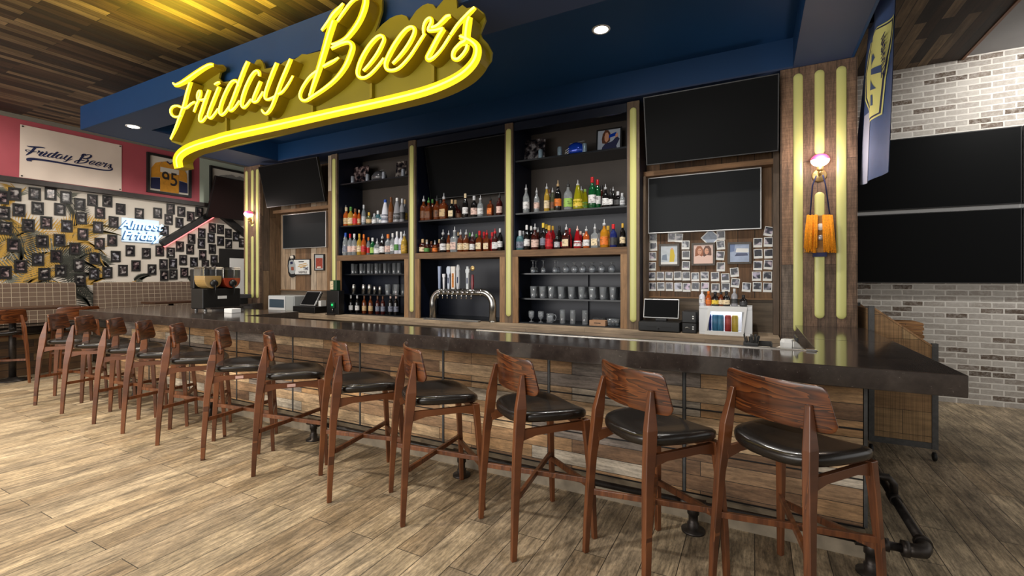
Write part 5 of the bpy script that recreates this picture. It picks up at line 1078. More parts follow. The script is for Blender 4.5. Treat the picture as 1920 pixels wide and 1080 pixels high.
def helmet(px, py, label, mt, s, rz, y=5.33):
    p = at_y(px, py, y); t = thing('football_helmet', label, 'helmet', (p[0], y, ZT), rz)
    n = 26
    m = MB(); rings = []
    for k in range(13):
        a = -.55 + (PI / 2 + .55) * k / 12
        r = max(.004, .118 * math.cos(a)); z = .068 + .108 * math.sin(a)
        rings.append([(r * math.cos(2 * PI * j / n) * 1.12, r * math.sin(2 * PI * j / n), z * (1 if not (abs(((2 * PI * j / n) + PI) % (2 * PI) - PI) < .7 and a < .15) else 1) + (.045 if (math.cos(2 * PI * j / n) > .72 and a < .1) else 0)) for j in range(n)])
    m.rings(rings, cap=True); m.build('shell', mt, t)
    g = MB(); gm = 'white' if mt == 'helmet_blue' else 'silver'
    for zz_, rr in ((.075, .155), (.045, .16), (.018, .15)):
        g.tube([(.05, -.108, zz_ + .012), (.11, -.085, zz_), (rr, -.03, zz_ - .004), (rr, .03, zz_ - .004), (.11, .085, zz_), (.05, .108, zz_ + .012)], .0045, 6)
    for yy in (-.03, .03): g.tube([(.155, yy, .075), (.162, yy, .04), (.15, yy, .012)], .0045, 6)
    g.build('face_cage', gm, t)
    MB().box(-.12, .10, -.012, .012, .170, .1775).build('crown_stripe', 'silver', t)
    t.scale = (s, s, s); return t
helmet(1081, 290, 'metallic blue football helmet with a pale cage on the top shelf', 'helmet_blue', .92, PI * .93)
helmet(712, 335, 'grey football helmet on the left bay top shelf', 'helmet_grey', .92, PI * .93)
# ---------------------------------------------------------------- beer tap tower
ty = 5.115; xa, xb = at_y(812, 580, ty)[0], at_y(924, 580, ty)[0]; zt = 1.325; r = .046
t = thing('tap_tower', 'arched steel beer tap tower with a row of eight faucets', 'beer tower', ((xa + xb) / 2, ty, ZL)); hx = (xb - xa) / 2; zt -= ZL
pts = [(-hx, 0, .0), (-hx, 0, zt - .16)] + [(-hx + .16 - .16 * math.cos(PI / 2 * k / 8), 0, zt - .16 + .16 * math.sin(PI / 2 * k / 8)) for k in range(1, 9)]
pts += [(-p[0], p[1], p[2]) for p in reversed(pts)]
MB().tube(pts, r, 20).build('arch_pipe', 'steel', t)
for s in (-1, 1):
    MB().lathe([(.05, 0), (.05, .008), (.047, .014)], 24, (s * hx, 0, 0)).build('base_flange', 'steel', t)
    MB().lathe([(.049, -.012), (.051, 0), (.049, .012)], 20, (s * (hx - .17), 0, zt), axis='x').build('collar', 'chrome', t)
hand = [(470, 428, .026, 'slate blue', rgb(150, 165, 195), 0), (520, 505, .024, 'white', rgb(222, 222, 226), 1), (563, 428, .034, 'white and blue', rgb(196, 206, 222), 2), (617, 430, .042, 'white', rgb(226, 220, 212), 3), (665, 412, .032, 'silver', rgb(190, 192, 196), 4), None, (765, 430, .032, 'pale silver', rgb(200, 206, 210), 5), (815, 390, .028, 'dark red', rgb(120, 34, 44), 6)]
handles = []
for i in range(8):
    px = 740 + [470, 515, 563, 610, 657, 705, 754, 803][i] / 5.4; x = at_y(px, 545, ty - .06)[0] - (xa + xb) / 2
    m = MB().lathe([(.016, 0), (.016, .05), (.011, .055), (.011, .075)], 14, (x, -.03, zt), axis='y')
    m.lathe([(.011, -.012), (.013, 0), (.013, .02), (.008, .03), (.008, .05)], 14, (x, -.095, zt - .01)).tube([(x, -.1, zt - .005), (x, -.125, zt - .03), (x, -.128, zt - .085)], [.009, .008, .007], 10)
    m.build('faucet', 'chrome', t)
    hd = hand[i]
    if not hd: continue
    hx_, top, wd, nm, tc, kd = hd; wd *= 1.75; hz = at_y(px, 420 + top / 5.4, ty - .1)[2] - ZL; z0 = zt + .04
    m = MB(); H_ = hz - z0; d_ = .014
    prof = {0: [(.45, 0), (.55, .3), (.8, .8), (.9, 1)], 1: [(.4, 0), (.6, .5), (.6, .75), (.9, .8), (.9, 1)], 2: [(.35, 0), (.55, .3), (.4, .6), (1, .72), (1, .92), (.5, 1)], 3: [(.7, 0), (.8, .1), (.9, 1)], 4: [(.5, 0), (.8, .2), (.75, .75), (.95, .8), (.6, .92), (.3, 1)], 5: [(.6, 0), (.7, .7), (1, .74), (1, .86), (.5, .9), (.4, 1)], 6: [(.4, 0), (.75, .2), (.45, .5), (.4, .55)]}[kd]
    R = []
    for wq, f in prof:
        w_ = wd * wq; R.append([(x - w_ / 2, -.095 - d_, z0 + H_ * f), (x + w_ / 2, -.095 - d_, z0 + H_ * f), (x + w_ / 2, -.095 + d_, z0 + H_ * f), (x - w_ / 2, -.095 + d_, z0 + H_ * f)])
    h = m.rings(R, smooth=False).build('tap_handle', 'tint', t, bevel=.003); h.color = tc; h['label'] = nm + ' tap handle'
    if kd == 6: MB().lathe([(.0, .01), (.03, .008), (.034, 0), (.03, -.008), (0, -.01)], 20, (x, -.095, z0 + H_ * .78), axis='y', cap=False).build('round_emblem', 'brass', h)
    if kd == 3: MB().box(x - .016, x + .016, -.095 - d_ - .0015, -.095 - d_ - .0002, z0 + .02, z0 + H_ * .7).build('amber_print', S('amber_print', rgb(196, 120, 40), .5, noise=.4, nscale=60), h)
    if kd in (2, 4, 5): MB().box(x - .008, x + .008, -.095 - d_ - .0015, -.095 - d_ - .0002, z0 + H_ * .25, z0 + H_ * .5).build('printed_mark', 'ink', h)
t = thing('drip_tray', 'flat stainless drip tray under the beer taps', 'drip tray', (-3.56, 5.031, ZL))
MB().box(-.44, .44, -.03, .03, 0, .012).box(-.44, .44, -.03, -.026, .012, .02).box(-.44, .44, .026, .03, .012, .02).build('tray', 'steel', t, bevel=.003); MB().box(-.42, .42, -.024, .024, .0122, .0145).build('grate', 'iron', t)

# ---------------------------------------------------------------- right hand till, printers and cooler
def till(name_label, x0, x1, y0, y1, tilt, sw, sh, scr_z, turn=0.):
    t = thing('cash_register', name_label, 'cash register', ((x0 + x1) / 2, (y0 + y1) / 2, ZL), turn, group='tills on the back counter'); a, d = (x1 - x0) / 2, (y1 - y0) / 2
    MB().box(-a, a, -d, d, .008, .105).build('cash_drawer', 'black', t, bevel=.006)
    m = MB()
    for sx in (-1, 1):
        for sy in (-1, 1): m.box(sx * (a - .03) - .012, sx * (a - .03) + .012, sy * (d - .03) - .012, sy * (d - .03) + .012, 0, .008)
    m.build('foot', 'rubber', t); MB().box(-.6 * a, -.1 * a, -d - .002, -d + .002, .05, .058).box(.1 * a, .6 * a, -d - .002, -d + .002, .05, .058).build('drawer_slot', 'rubber', t)
    MB().lathe([(.008, 0), (.008, .004)], 12, (0, -d, .035), axis='y').build('lock', 'chrome', t)
    MB().box(-.06, .06, -.04, .05, .105, .135).box(-.04, .04, -.0, .03, .135, scr_z + .02).build('stand', 'black', t, bevel=.005)
    R_ = Matrix.Translation((0, -.02, scr_z)) @ Matrix.Rotation(math.radians(-tilt), 4, 'X')
    MB().box(-sw, sw, -.012, .014, -sh, sh, mat=R_).build('monitor_frame', 'silver', t, bevel=.004); MB().box(-sw - .002, sw + .002, .0142, .03, -sh, sh, mat=R_).build('monitor_back', 'black', t, bevel=.004)
    MB().box(-sw + .01, sw - .01, -.0135, -.0122, -sh + .01, sh - .01, mat=R_).build('screen_panel', 'screen', t)
    return t
a, b = at_y(1191, 610, 5.0), at_y(1264, 610, 5.0); x0 = -1.105
till('black till with a silver edged monitor left of the white cooler', x0, x0 + .42, 5.005, 5.36, 14, .185, .105, .235)
x0 = -.665
for i, (z0, z1, lb) in enumerate(((0, .105, 'black receipt printer at the bottom of the pair beside the cooler'), (.106, .225, 'black box printer stacked on the printer beside the cooler'))):
    t = thing('receipt_printer', lb, 'printer', (x0 + .07, 5.16, ZL + z0), group='printers beside the cooler')
    MB().box(-.07, .07, -.13, .13, 0, z1 - z0).build('case', 'black', t, bevel=.008)
    for k in range(2): MB().box(.03, .045, -.1315, -.1295, .04 + .022 * k, .052 + .022 * k).build('button', 'white', t)
    if i == 0: MB().tube([(-.05, -.131, .05), (-.02, -.131, .062), (.01, -.131, .05)], .004, 8).build('paper_slot', 'steel', t)
x0, x1 = -.50, -.02
t = thing('counter_cooler', 'white countertop drinks cooler with colourful cans behind its slanted window', 'cooler', ((x0 + x1) / 2, 5.2, ZL)); a = (x1 - x0) / 2; H_ = .285
MB().box(-a, a, -.17, .2, .0, .03).box(-a, a, .05, .2, .03, H_).box(-a, a, -.17, .05, H_ - .03, H_).build('cabinet', 'white_box', t, bevel=.004)
for s in (-1, 1): MB().box(s * a - (.09 if s > 0 else 0), s * a + (0 if s > 0 else .09), -.17, .05, .03, H_ - .03).build('side_cheek', 'white_box', t)
P0 = [(-.14, .012), (.19, .012), (.15 + .0, H_ - .04), (-.09, H_ - .04)]
o_ = [(-a * .78, .0), (a * .68, .0), (a * .82, H_ - .0), (-a * .64, H_ - .0)]; i_ = [(-a * .68, .04), (a * .60, .04), (a * .70, H_ - .05), (-a * .55, H_ - .05)]
m = MB()
for k in range(4):
    p, q, r_, s_ = o_[k], o_[(k + 1) % 4], i_[(k + 1) % 4], i_[k]; m.prism([p, q, r_, s_], lambda p: (p[0], -.184, p[1]), lambda p: (p[0], -.1705, p[1]))
m.build('window_frame', 'white', t); MB().box(-a + .1, a - .1, -.1, .04, H_ - .0365, H_ - .0305).build('interior_light', S('cooler_strip_light', rgb(240, 245, 255), .4, emit=5.), t); MB().prism(i_, lambda p: (p[0], -.176, p[1]), lambda p: (p[0], -.174, p[1])).build('window', 'clear', t)
cans = [(1316, (60, 70, 150), 'blue'), (1328, (40, 60, 160), 'deep blue'), (1341, (70, 140, 180), 'teal'), (1351, (80, 150, 185), 'teal'), (1365, (200, 70, 64), 'red'), (1378, (220, 190, 70), 'yellow')]
for i, (px, c3, nm) in enumerate(cans):
    x = at_y(px, 605, 5.08)[0]; o = MB().lathe([(.025, 0), (.030, .008), (.030, .15), (.025, .16), (.0255, .166)], 18).build('drink_can', 'tint', None, (x, 5.09, ZL + .0305)); o.color = rgb(*c3)
    tag(o, f'{nm} can in the white cooler, {ORD[i]} from the left', 'can', 'cans in the white cooler')
# bottles on the cooler
zc = ZL + H_ + .0005
for i, (px, top, k, g, l, c, ck) in enumerate(((1316.5, 541, 'wine', 'white', 'white', 'white', 'pour'), (1328.5, 546, 'slim', 'orange', 'orange', 'orange', 'cap'), (1341, 547, 'round', 'dark', 'yellow', 'black', 'cap'), (1352, 547, 'slim', 'amber', 'cream', 'black', 'cap'), (1362, 546, 'round', 'dark', 'cream', 'black', 'cap'), (1377, 541, 'wine', 'silver', 'charcoal', 'silver', 'cap'), (1394, 553, 'round', 'dark', 'charcoal', 'black', 'cap'))):
    p = at_y(px, top, 5.13); bottle(k, p[0], 5.13, zc, p[2] - zc, g, l, c, f'{g} bottle with {l} label standing on the white cooler, {ORD[i]} from the left', 'bottles on the white cooler', ck)

# ---------------------------------------------------------------- left hand till, grey appliance, chilled shot dispenser
x0 = at_y(553, 575, 5.05)[0]; till('black till with a tilted monitor beside the green shot dispenser', x0, x0 + .52, 5.01, 5.34, 32, .17, .13, .225)
MB().box(0, .06, -.05, .05, 0, .09).build('receipt_roll', 'paper', None, (x0 + .50 - .06, 5.2, ZL + .106)); o = bpy.data.objects['receipt_roll']; tag(o, 'small white paper pad standing on the left till', 'paper pad')
xa, xb = at_y(508, 570, 5.1)[0], at_y(572, 570, 5.1)[0] - .0
xb = min(xb, x0 - .012); t = thing('microwave', 'pale grey countertop appliance with a dark window left of the left till', 'appliance', ((xa + xb) / 2, 5.24, ZL)); a = (xb - xa) / 2
MB().box(-a, a, -.19, .2, .008, .265).build('case', 'grey_box', t, bevel=.008); MB().box(-a + .02, a * .35, -.203, -.1905, .02, .255).build('door', 'white_box', t, bevel=.004); MB().box(-a + .05, a * .28, -.2045, -.2032, .065, .205).build('window', 'window_blue', t)
MB().box(a * .42, a - .02, -.196, -.1905, .03, .25).build('control_panel', 'grey_box', t)
m = MB()
for sx in (-1, 1): m.box(sx * (a - .05) - .02, sx * (a - .05) + .02, -.16, .16, 0, .008)
m.build('foot', 'rubber', t)
xd0, xd1 = x0 + .56, -5.64
t = thing('shot_dispenser', 'black chilled shot dispenser with a green upturned bottle on top', 'drink dispenser', (-5.78, 4.985 + .09, ZL)); a = .13
MB().box(-a, a, -.06, .055, .0, .37).build('case', 'black', t, bevel=.006); MB().box(-.02, .06, -.085, -.0605, .10, .19).build('tap_block', 'green', t, bevel=.006); MB().lathe([(.0, .004), (.018, .003), (.02, 0)], 14, (.02, -.086, .15), axis='y', cap=False).build('light', 'green_lamp', t); MB().tube([(.02, -.075, .10), (.02, -.08, .05)], .009, 8).build('spout', 'chrome', t)
MB().box(-.08, .06, -.04, .04, .371, .53).build('bottle', 'green', t, bevel=.008); MB().box(-.075, -.005, -.0425, -.0402, .385, .52).build('bottle_label', 'label', t).color = LC['cream']
MB().box(-.09, .09, -.12, -.061, .0, .012).build('drip_tray', 'iron', t)

# metal and framed signs on the boards above the till
t = thing('tin_sign', 'cut out white tin sign reading TIME NASHVILLE on the barn boards', 'sign', (0, 5.495, 0)); yS = 5.496
def sp(x, y): p = at_y(525 + x / 7.714, 470 + y / 7.714, yS); return (p[0], p[2])
def plate(P, y0, y1, nm, mt, par): return MB().prism([sp(*p) for p in P], lambda p: (p[0], y0 - 5.495, p[1]), lambda p: (p[0], y1 - 5.495, p[1])).build(nm, mt, par)
OUT = [(150, 90), (175, 65), (210, 65), (220, 100), (215, 125), (448, 118), (452, 350), (240, 355), (215, 375), (180, 388), (150, 370), (130, 320), (122, 220), (128, 150)]
plate(OUT, 5.478, 5.494, 'sign_plate', 'black_paint', t)
IN = [(258, 134), (438, 132), (440, 340), (262, 342)]; plate([(215, 134), (438, 132), (440, 340), (232, 342)], 5.4745, 5.4778, 'white_face', 'paper', t)
fig = plate([(150, 150), (185, 130), (215, 145), (238, 200), (240, 290), (220, 335), (175, 340), (148, 300), (140, 220)], 5.471, 5.4744, 'oval_emblem', 'grey_box', t)
plate([(180, 235), (215, 235), (218, 285), (182, 285)], 5.4685, 5.4708, 'emblem_spot', S('rust_print', rgb(150, 82, 60), .6), fig); plate([(165, 165), (200, 155), (205, 190), (170, 200)], 5.4685, 5.4708, 'emblem_spot', 'ink', fig)
plate([(160, 80), (180, 72), (205, 75), (208, 110), (165, 115)], 5.4745, 5.4777, 'top_knob', 'mat_board', t)
RF = (PI / 2, 0, 0)
def sign_text(s, px, py, size, mat, sx, shear=0.): p = sp(px, py); text_mesh('lettering', s, size, mat, t, (p[0], 5.4742 - 5.495, p[1]), RF, .0005, shear, bold=.0015, sx=sx)
sign_text('TIME', 388, 262, .075, 'ink', .85); sign_text('NASHVILLE', 345, 312, .058, 'dark_ink', .75)
for k, (y_, w_) in enumerate(((190, 60), (215, 75), (235, 45))):
    plate([(345 - w_, y_ + 14 - k * 3), (345 + w_, y_ - 14), (345 + w_ - 6, y_ - 3), (345 - w_ + 8, y_ + 24 - k * 3)], 5.473, 5.4744, 'gold_scroll', 'palm_gold', t)
plate([(285, 156), (360, 154), (360, 166), (285, 168)], 5.473, 5.4744, 'ink_bar', 'dark_ink', t)
t = thing('framed_poster', 'small black framed red poster on the boards right of the tin sign', 'picture', (0, 5.495, 0))
plate([(505, 48), (655, 48), (655, 288), (508, 290)], 5.475, 5.494, 'frame', 'black_paint', t); plate([(522, 62), (640, 62), (640, 274), (524, 276)], 5.4725, 5.4748, 'print', 'grey_box', t); plate([(535, 108), (632, 106), (632, 255), (537, 258)], 5.470, 5.4724, 'red_picture', S('red_poster_print', rgb(150, 60, 44), .5, noise=.35, nscale=40), t); plate([(555, 232), (610, 230), (610, 246), (555, 248)], 5.468, 5.4699, 'caption_bar', 'mat_board', t)

# ---------------------------------------------------------------- instant photos and three frames over the right till
YP = 5.497
PL = [(118,630,'l'),(185,605,'l'),(126,675,'l'),(187,672,'l'),(117,750,'l'),(182,748,'l'),(115,826,'l'),(178,826,'l')]
PA = [(115,905),(175,903),(242,902),(308,902),(376,900),(443,902),(513,908),(586,902),(667,906),(747,916)]
PB = [(115,982),(180,985),(245,983),(312,985),(380,987),(446,990),(515,985),(588,986),(670,994),(750,990)]
PC = [(330,600,'top',0),(386,604,'top',8),(438,660,'mid',2),(440,738,'mid',0),(440,820,'mid',3),(713,585,'mid2',0),(711,660,'mid2',-2),(708,742,'mid2',3),(712,830,'mid2',0),(818,872,'mid3',-5),(825,955,'mid3',7)]
PR = [(1085,553,12),(1000,642,2),(1083,636,4),(1002,728,0),(1085,727,-3),(1000,820,2),(1082,813,3),(990,903,0),(1075,903,0),(912,988,3),(995,986,0),(1076,990,0)]
pol = []
for i, (x, y, _) in enumerate(PL): pol.append((x, y, 0, f'instant photo in the left cluster, {ORD[i // 2]} row down, {"left" if i % 2 == 0 else "right"} of its pair'))
for i, (x, y) in enumerate(PA): pol.append((x, y, 0, f'instant photo in the upper of two long rows, {ORD[i]} from the left'))
for i, (x, y) in enumerate(PB): pol.append((x, y, 0, f'instant photo in the bottom row over the right till, {ORD[i]} from the left'))
cn = {}
for x, y, k, r_ in PC:
    cn[k] = cn.get(k, 0) + 1; w_ = {'top': 'just under the white framed screen', 'mid': 'between the yellow and the rosy pictures', 'mid2': 'between the rosy and the blue grey pictures', 'mid3': 'below the blue grey picture'}[k]
    pol.append((x, y, r_, f'instant photo {w_}, {ORD[cn[k] - 1]} from ' + ('left' if k == 'top' else 'top')))
for i, (x, y, r_) in enumerate(PR): pol.append((x, y, r_, f'instant photo right of the blue grey picture, {ORD[i]} counting row by row'))
c0 = c1 = None; rnd = random.Random(21)
for i, (x, y, r_, lb) in enumerate(pol):
    p = at_y(1180 + x / 4.153, 300 + y / 4.153, YP); t = thing('instant_photo', lb, 'instant photo', (p[0], YP - .0005 * (i % 2), p[2]), group='white bordered instant photos over the right till'); t.rotation_euler = (0, math.radians(r_ + rnd.uniform(-2, 2)), 0)
    if c0 is None:
        c0 = MB().box(-.0415, .0415, 0, .0018, -.052, .046).build('paper_border', 'paper', t); c1 = MB().box(-.034, .034, -.0012, -.0001, -.028, .039).build('picture', 'snap', t); o = c1
    else:
        a = c0.copy(); C.objects.link(a); a.parent = t; o = c1.copy(); C.objects.link(o); o.parent = t
    o.color = rgb(rnd.randint(140, 235), rnd.randint(140, 215), rnd.randint(170, 240))
p = at_y(1180 + 630 / 4.153, 300 + 605 / 4.153, YP); t = thing('instant_photo', 'pale square print turned on its corner behind the middle picture', 'print', (p[0], YP + .001, p[2])); t.rotation_euler = (0, PI / 4, 0); MB().box(-.07, .07, 0, .001, -.07, .07).build('paper_border', 'paper', t); MB().box(-.06, .06, -.0008, -.0001, -.06, .06).build('picture', S('grey_blue_print', rgb(150, 160, 176), .5, noise=.2, nscale=30), t)
for x, y, w_, h_, lb, kd in ((308, 740, 160, 196, 'grey framed picture with a golden yellow figure, among the instant photos', 0), (574, 733, 184, 206, 'grey framed rosy picture of two people, middle of the three frames', 1), (857, 724, 186, 204, 'grey framed blue grey picture, right of the three frames', 2)):
    p = at_y(1180 + x / 4.153, 300 + y / 4.153, 5.47); k = (at_y(1180 + (x + 1) / 4.153, 300, 5.47)[0] - at_y(1180 + x / 4.153, 300, 5.47)[0]); a = w_ * k / 2; b = h_ * k * .93 / 2
    t = thing('framed_picture', lb, 'picture frame', (p[0], 5.472, p[2])); e = .022
    MB().box(-a, a, 0, .025, b - e, b).box(-a, a, 0, .025, -b, -b + e).box(-a, -a + e, 0, .025, -b + e, b - e).box(a - e, a, 0, .025, -b + e, b - e).build('frame', 'grey_frame', t, bevel=.002)
    base = [rgb(176, 184, 190), rgb(206, 176, 164), rgb(150, 164, 190)][kd]
    pc = MB().box(-a + e, a - e, .008, .018, -b + e, b - e).build('picture', S('picture_ground_%d' % kd, base, .3, noise=.12, nscale=18), t)
    def bl(P, mt, nm, off=0): MB().prism(P, lambda q: (q[0] * (a - e), .0075 - off, q[1] * (b - e)), lambda q: (q[0] * (a - e), .0079 - off * .5, q[1] * (b - e))).build(nm, mt, pc)
    circ = lambda cx, cy, r1, r2, n=14: [(cx + r1 * math.cos(2 * PI * j / n), cy + r2 * math.sin(2 * PI * j / n)) for j in range(n)]
    if kd == 0:
        bl([(.05, -.75), (.6, -.75), (.7, -.1), (.55, .6), (.35, .8), (.15, .6), (.1, 0)], S('yellow_dress_print', rgb(206, 180, 50), .5), 'yellow_figure'); bl(circ(.36, .66, .13, .12), sk, 'face_spot', .0006); bl([(-1, -1), (1, -1), (1, -.72), (-1, -.76)], 'paper', 'pale_ground', .0006); bl([(-.9, -.5), (-.2, -.6), (-.3, .1), (-.8, .0)], S('slate_print', rgb(120, 134, 150), .5), 'grey_shape')
    elif kd == 1:
        for cx in (-.42, .42):
            bl([(cx - .42, -.2), (cx - .4, .5), (cx - .2, .86), (cx + .2, .88), (cx + .4, .55), (cx + .44, -.1), (cx + .2, -.3), (cx - .2, -.3)], hr if cx > 0 else S('auburn_print', rgb(150, 92, 62), .5), 'hair_shape'); bl(circ(cx + .06 * (1 if cx < 0 else -1), .3, .22, .34), sk, 'face_shape', .0006); bl(circ(cx + .06, .12, .09, .03), S('lip_print', rgb(170, 84, 80), .5), 'mouth_shape', .0012); bl(circ(cx - .02, .4, .04, .03), 'dark_ink', 'eye_shape', .0012); bl(circ(cx + .14, .4, .04, .03), 'dark_ink', 'eye_shape', .0012)
        bl([(-1, -1), (1, -1), (1, -.2), (.4, -.1), (0, -.35), (-.4, -.1), (-1, -.3)], S('blush_cloth_print', rgb(224, 190, 176), .5), 'blush_clothing', .0003)
    else:
        bl([(-1, .1), (-.55, .2), (-.45, 1), (-1, 1)], S('steel_blue_print', rgb(110, 128, 166), .5), 'blue_shape'); bl([(-.4, .1), (.95, .05), (.95, .5), (-.3, .55)], 'paper', 'pale_band'); bl([(-.5, -.35), (.9, -.3), (.8, -.02), (-.3, .0)], S('dusk_print', rgb(84, 92, 120), .5), 'dark_shape', .0006)

# ---------------------------------------------------------------- things on the bar itself
# slush machine
t = thing('slush_machine', 'black two tank slush machine holding tan and red drinks on the bar', 'slush machine', (-6.47, 3.70, CZ)); t.scale = (.66, 1, 1)
MB().box(-.30, .12, -.25, .25, .03, .30).build('body', 'black', t, bevel=.015, seg=3); MB().box(-.36, -.22, -.24, .24, .30, .56).build('rear_housing', 'black', t, bevel=.01); MB().box(.12, .30, -.22, .22, .03, .05).build('drip_tray', 'iron', t)
m = MB()
for sx in (-.25, .08):
    for sy in (-.2, .2): m.lathe([(.02, 0), (.018, .03)], 12, (sx, sy, 0))
m.build('foot', 'silver', t)
for y, mt, lv, nm in ((-.125, 'amber', .47, 'tan'), (.125, 'red_slush', .44, 'red')):
    def trough(x0, x1, hw, zb, zt, mt, nm):
        prof = [(y + hw * math.cos(a), zb + hw * (1 + math.sin(a))) for a in [PI + PI * k / 12 for k in range(13)]] + [(y + hw, zt), (y - hw, zt)]
        return MB().prism(prof, lambda p: (x0, p[0], p[1]), lambda p: (x1, p[0], p[1])).build(nm, mt, t, bevel=.004)
    trough(-.215, .135, .108, .305, lv, mt, 'drink'); trough(-.219, .142, .115, .302, .575, 'clear_tank', 'tank')
    MB().box(-.22, .144, y - .118, y + .118, .576, .588).build('tank_lid', 'clear_tank', t)
    MB().lathe([(.045, 0), (.05, .02), (.04, .07), (.02, .08)], 18, (.142, y, .37), axis='x').tube([(.19, y, .37), (.195, y, .30)], .016, 10).build('dispense_valve', 'black', t)
    MB().tube([(.20, y, .40), (.23, y, .30), (.215, y, .20)], .008, 8).build('pull_handle', 'black' if nm == 'tan' else 'rubber', t)
MB().box(.1205, .1225, -.06, .06, .16, .20).build('badge', 'white', t)
o = MB().box(-.08, .08, -.06, .06, 0, .055).build('condiment_box', 'white_box', None, (-5.86, 3.52, CZ), bevel=.005); tag(o, 'low white box on the bar at the foot of the slush machine', 'box')
t = thing('knock_box', 'dark grey ledged bin on the back counter below the far pillar', 'bin', (-7.55 + .02, 5.09, ZL))
# on the bar's far return
t.location = (-7.93, 4.75, CZ); MB().box(-.2, .2, -.16, .16, 0, .09).build('bin_body', 'black', t, bevel=.006); MB().box(-.24, .24, -.2, .2, .0905, .16).build('bin_rim', S('charcoal_plastic', rgb(58, 58, 62), .5), t, bevel=.01); t['label'] = 'dark grey ledged bin on the bar below the far pillar'

# behind the near end of the bar
zw = .972
def on_well(px, py, y): return at_y(px, py, y)[0]
t = thing('bar_caddy', 'black bar caddy stuffed with straws behind the counter edge', 'bar caddy', (.0 - .02, 3.45, zw)); x = on_well(1408, 640, 3.45); t.location = (x, 3.45, zw)
MB().box(-.045, .045, -.05, .05, 0, .12).build('caddy_box', 'black', t, bevel=.004); rnd = random.Random(9); m = MB()
for i in range(26):
    a, b = rnd.uniform(-.035, .035), rnd.uniform(-.035, .035); m.tube([(a, b, .08), (a * 1.5, b * 1.4, .15 + rnd.uniform(0, .03))], .0035, 5)
m.build('straws', 'rubber', t)
t = thing('napkin_stack', 'stack of pale napkins in a dark holder behind the counter edge', 'napkins', (on_well(1427, 645, 3.45), 3.47, zw)); MB().box(-.055, .055, -.06, .06, 0, .085).build('napkins', 'mat_board', t, bevel=.002); MB().box(-.06, .06, .062, .07, 0, .12).box(.057, .064, -.06, .06, 0, .12).build('holder', 'black', t)
x = on_well(1477, 640, 3.45); t = thing('paper_cup', 'white faceted paper cup standing behind the counter edge', 'cup', (x, 3.45, zw)); R = []
for z, r_ in ((0, .034), (.13, .044), (.15, .036)): R.append([(r_ * math.cos(2 * PI * j / 6), r_ * math.sin(2 * PI * j / 6), z) for j in range(6)])
MB().rings(R, smooth=False).build('cup_body', 'white', t)
x = on_well(1494, 640, 3.45); t = thing('cutting_board', 'thin black board standing on edge behind the counter corner', 'board', (x, 3.52, zw)); MB().box(-.006, .006, -.1, .1, 0, .165).build('board', 'black', t, bevel=.002)
x = on_well(1512, 640, 3.45); t = thing('ice_bin', 'stainless wedge shaped bin behind the counter corner', 'bin', (x - .045, 3.46, zw))
P = [(-.03, 0), (.085, 0), (.085, .03), (-.012, .145), (-.03, .145)]; MB().prism(P, lambda p: (p[0], -.06, p[1]), lambda p: (p[0], .1, p[1])).build('bin_body', 'steel', t, bevel=.003); MB().box(-.022, .03, -.0605, -.0601, .02, .10).build('bin_front', 'white_box', t)
x = on_well(1452, 645, 3.5); t = thing('bar_spoon_rest', 'slanted steel tray of tools beside the white paper cup', 'tool tray', (x, 3.47, zw)); MB().box(-.05, .045, -.05, .05, 0, .06).build('tray', 'iron_frame', t); MB().tube([(-.035, -.02, .062), (.05, .01, .10)], .009, 8).build('tool_handle', 'mat_board', t)

# ---------------------------------------------------------------- light
w_ = bpy.data.worlds.new('room_light'); scene.world = w_; w_.use_nodes = True
bg = w_.node_tree.nodes['Background']; bg.inputs[0].default_value = (1.0, .95, .88, 1); bg.inputs[1].default_value = .55
def area(name, loc, rot, sx, sy, e, c=(1, 1, 1)):
    l = bpy.data.lights.new(name, 'AREA'); l.shape = 'RECTANGLE'; l.size = sx; l.size_y = sy; l.energy = e; l.color = c
    o = bpy.data.objects.new(name, l); C.objects.link(o); o.location = loc; o.rotation_euler = rot; return o
area('front_fill', (-5.2, -4.2, 2.1), (math.radians(80), 0, 0), 9.5, 3.0, 450, (1, .97, .93))  # assumed frontal light, added behind the camera as fill; no shopfront is modelled
l_ = area('ceiling_glow_fill', (-3.6, 2.52, 3.66), (math.radians(180 + 32), 0, 0), 3.6, .1, 130, (1, .80, .05))  # added yellow light tinting the ceiling, separate from the sign's own tubes
area('side_fill', (6.0, 3.5, 2.2), (math.radians(80), 0, math.radians(90)), 6, 2.6, 22, (.96, .98, 1))  # added weak fill from the right; no window is modelled
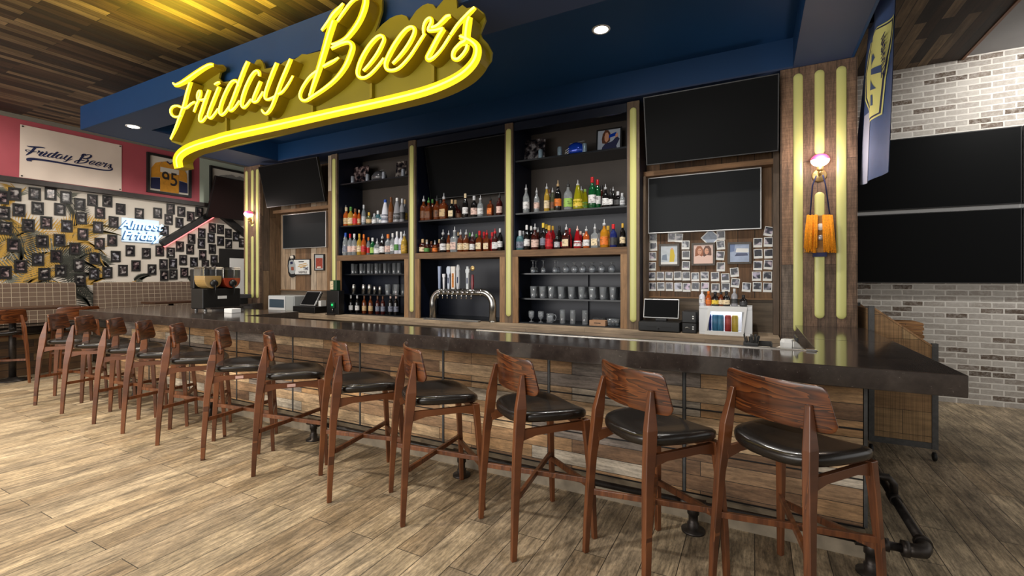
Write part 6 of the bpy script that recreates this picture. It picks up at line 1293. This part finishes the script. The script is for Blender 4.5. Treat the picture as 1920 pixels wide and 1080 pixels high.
for i, x in enumerate((-8.6, -6.4, -4.4, -2.4, -.4)):  # assumed overhead spots lighting the floor, no lamps modelled
    l = bpy.data.lights.new('unseen_overhead_spot', 'SPOT'); l.energy = (450, 440, 390, 230, 90)[i]; l.spot_size = 1.75; l.spot_blend = .8; l.shadow_soft_size = .09; l.color = (1, .88, .7) if i < 3 else (1, .93, .84)
    o = bpy.data.objects.new('unseen_overhead_spot', l); C.objects.link(o); o.location = (x, .7, ZC - .12); o.rotation_euler = (math.radians(14), 0, 0)
for x in (2.9, 4.6):  # extra spots added to brighten the brick wall
    l = bpy.data.lights.new('unseen_overhead_spot', 'SPOT'); l.energy = 230; l.spot_size = 2.3; l.spot_blend = 1; l.shadow_soft_size = .1; l.color = (1, .96, .9)
    o = bpy.data.objects.new('unseen_overhead_spot', l); C.objects.link(o); o.location = (x, 6.2, ZC); o.rotation_euler = (math.radians(48), 0, 0)
for y in (2.2, 4.0, 5.6):  # unseen spots added to light the booths and gallery wall
    l = bpy.data.lights.new('booth_fill', 'SPOT'); l.energy = 95; l.spot_size = 1.9; l.spot_blend = .8; l.shadow_soft_size = .1; l.color = (1, .93, .84)
    o = bpy.data.objects.new('booth_fill', l); C.objects.link(o); o.location = (-8.7, y, ZC - .12 if y < 2.6 else 3.4); o.rotation_euler = (0, math.radians(42), 0)
for x in (-6.6, -4.9, -3.0, -.5):  # added fill spots without fixtures, lifting the back bar
    l = bpy.data.lights.new('tray_fill', 'SPOT'); l.energy = 115; l.spot_size = 2.3; l.spot_blend = .9; l.shadow_soft_size = .06; l.color = (1, .95, .88)
    o = bpy.data.objects.new('tray_fill', l); C.objects.link(o); o.location = (x, 4.1, SZ1 - .04)
vs = scene.view_settings; vs.view_transform = 'Standard'; vs.look = 'None'; vs.gamma = 1; vs.use_curve_mapping = False; vs.exposure = 0.0
scene.cycles.use_denoising = True; scene.cycles.max_bounces = 8; scene.cycles.transmission_bounces = 8; scene.cycles.transparent_max_bounces = 8; scene.cycles.sample_clamp_indirect = 6
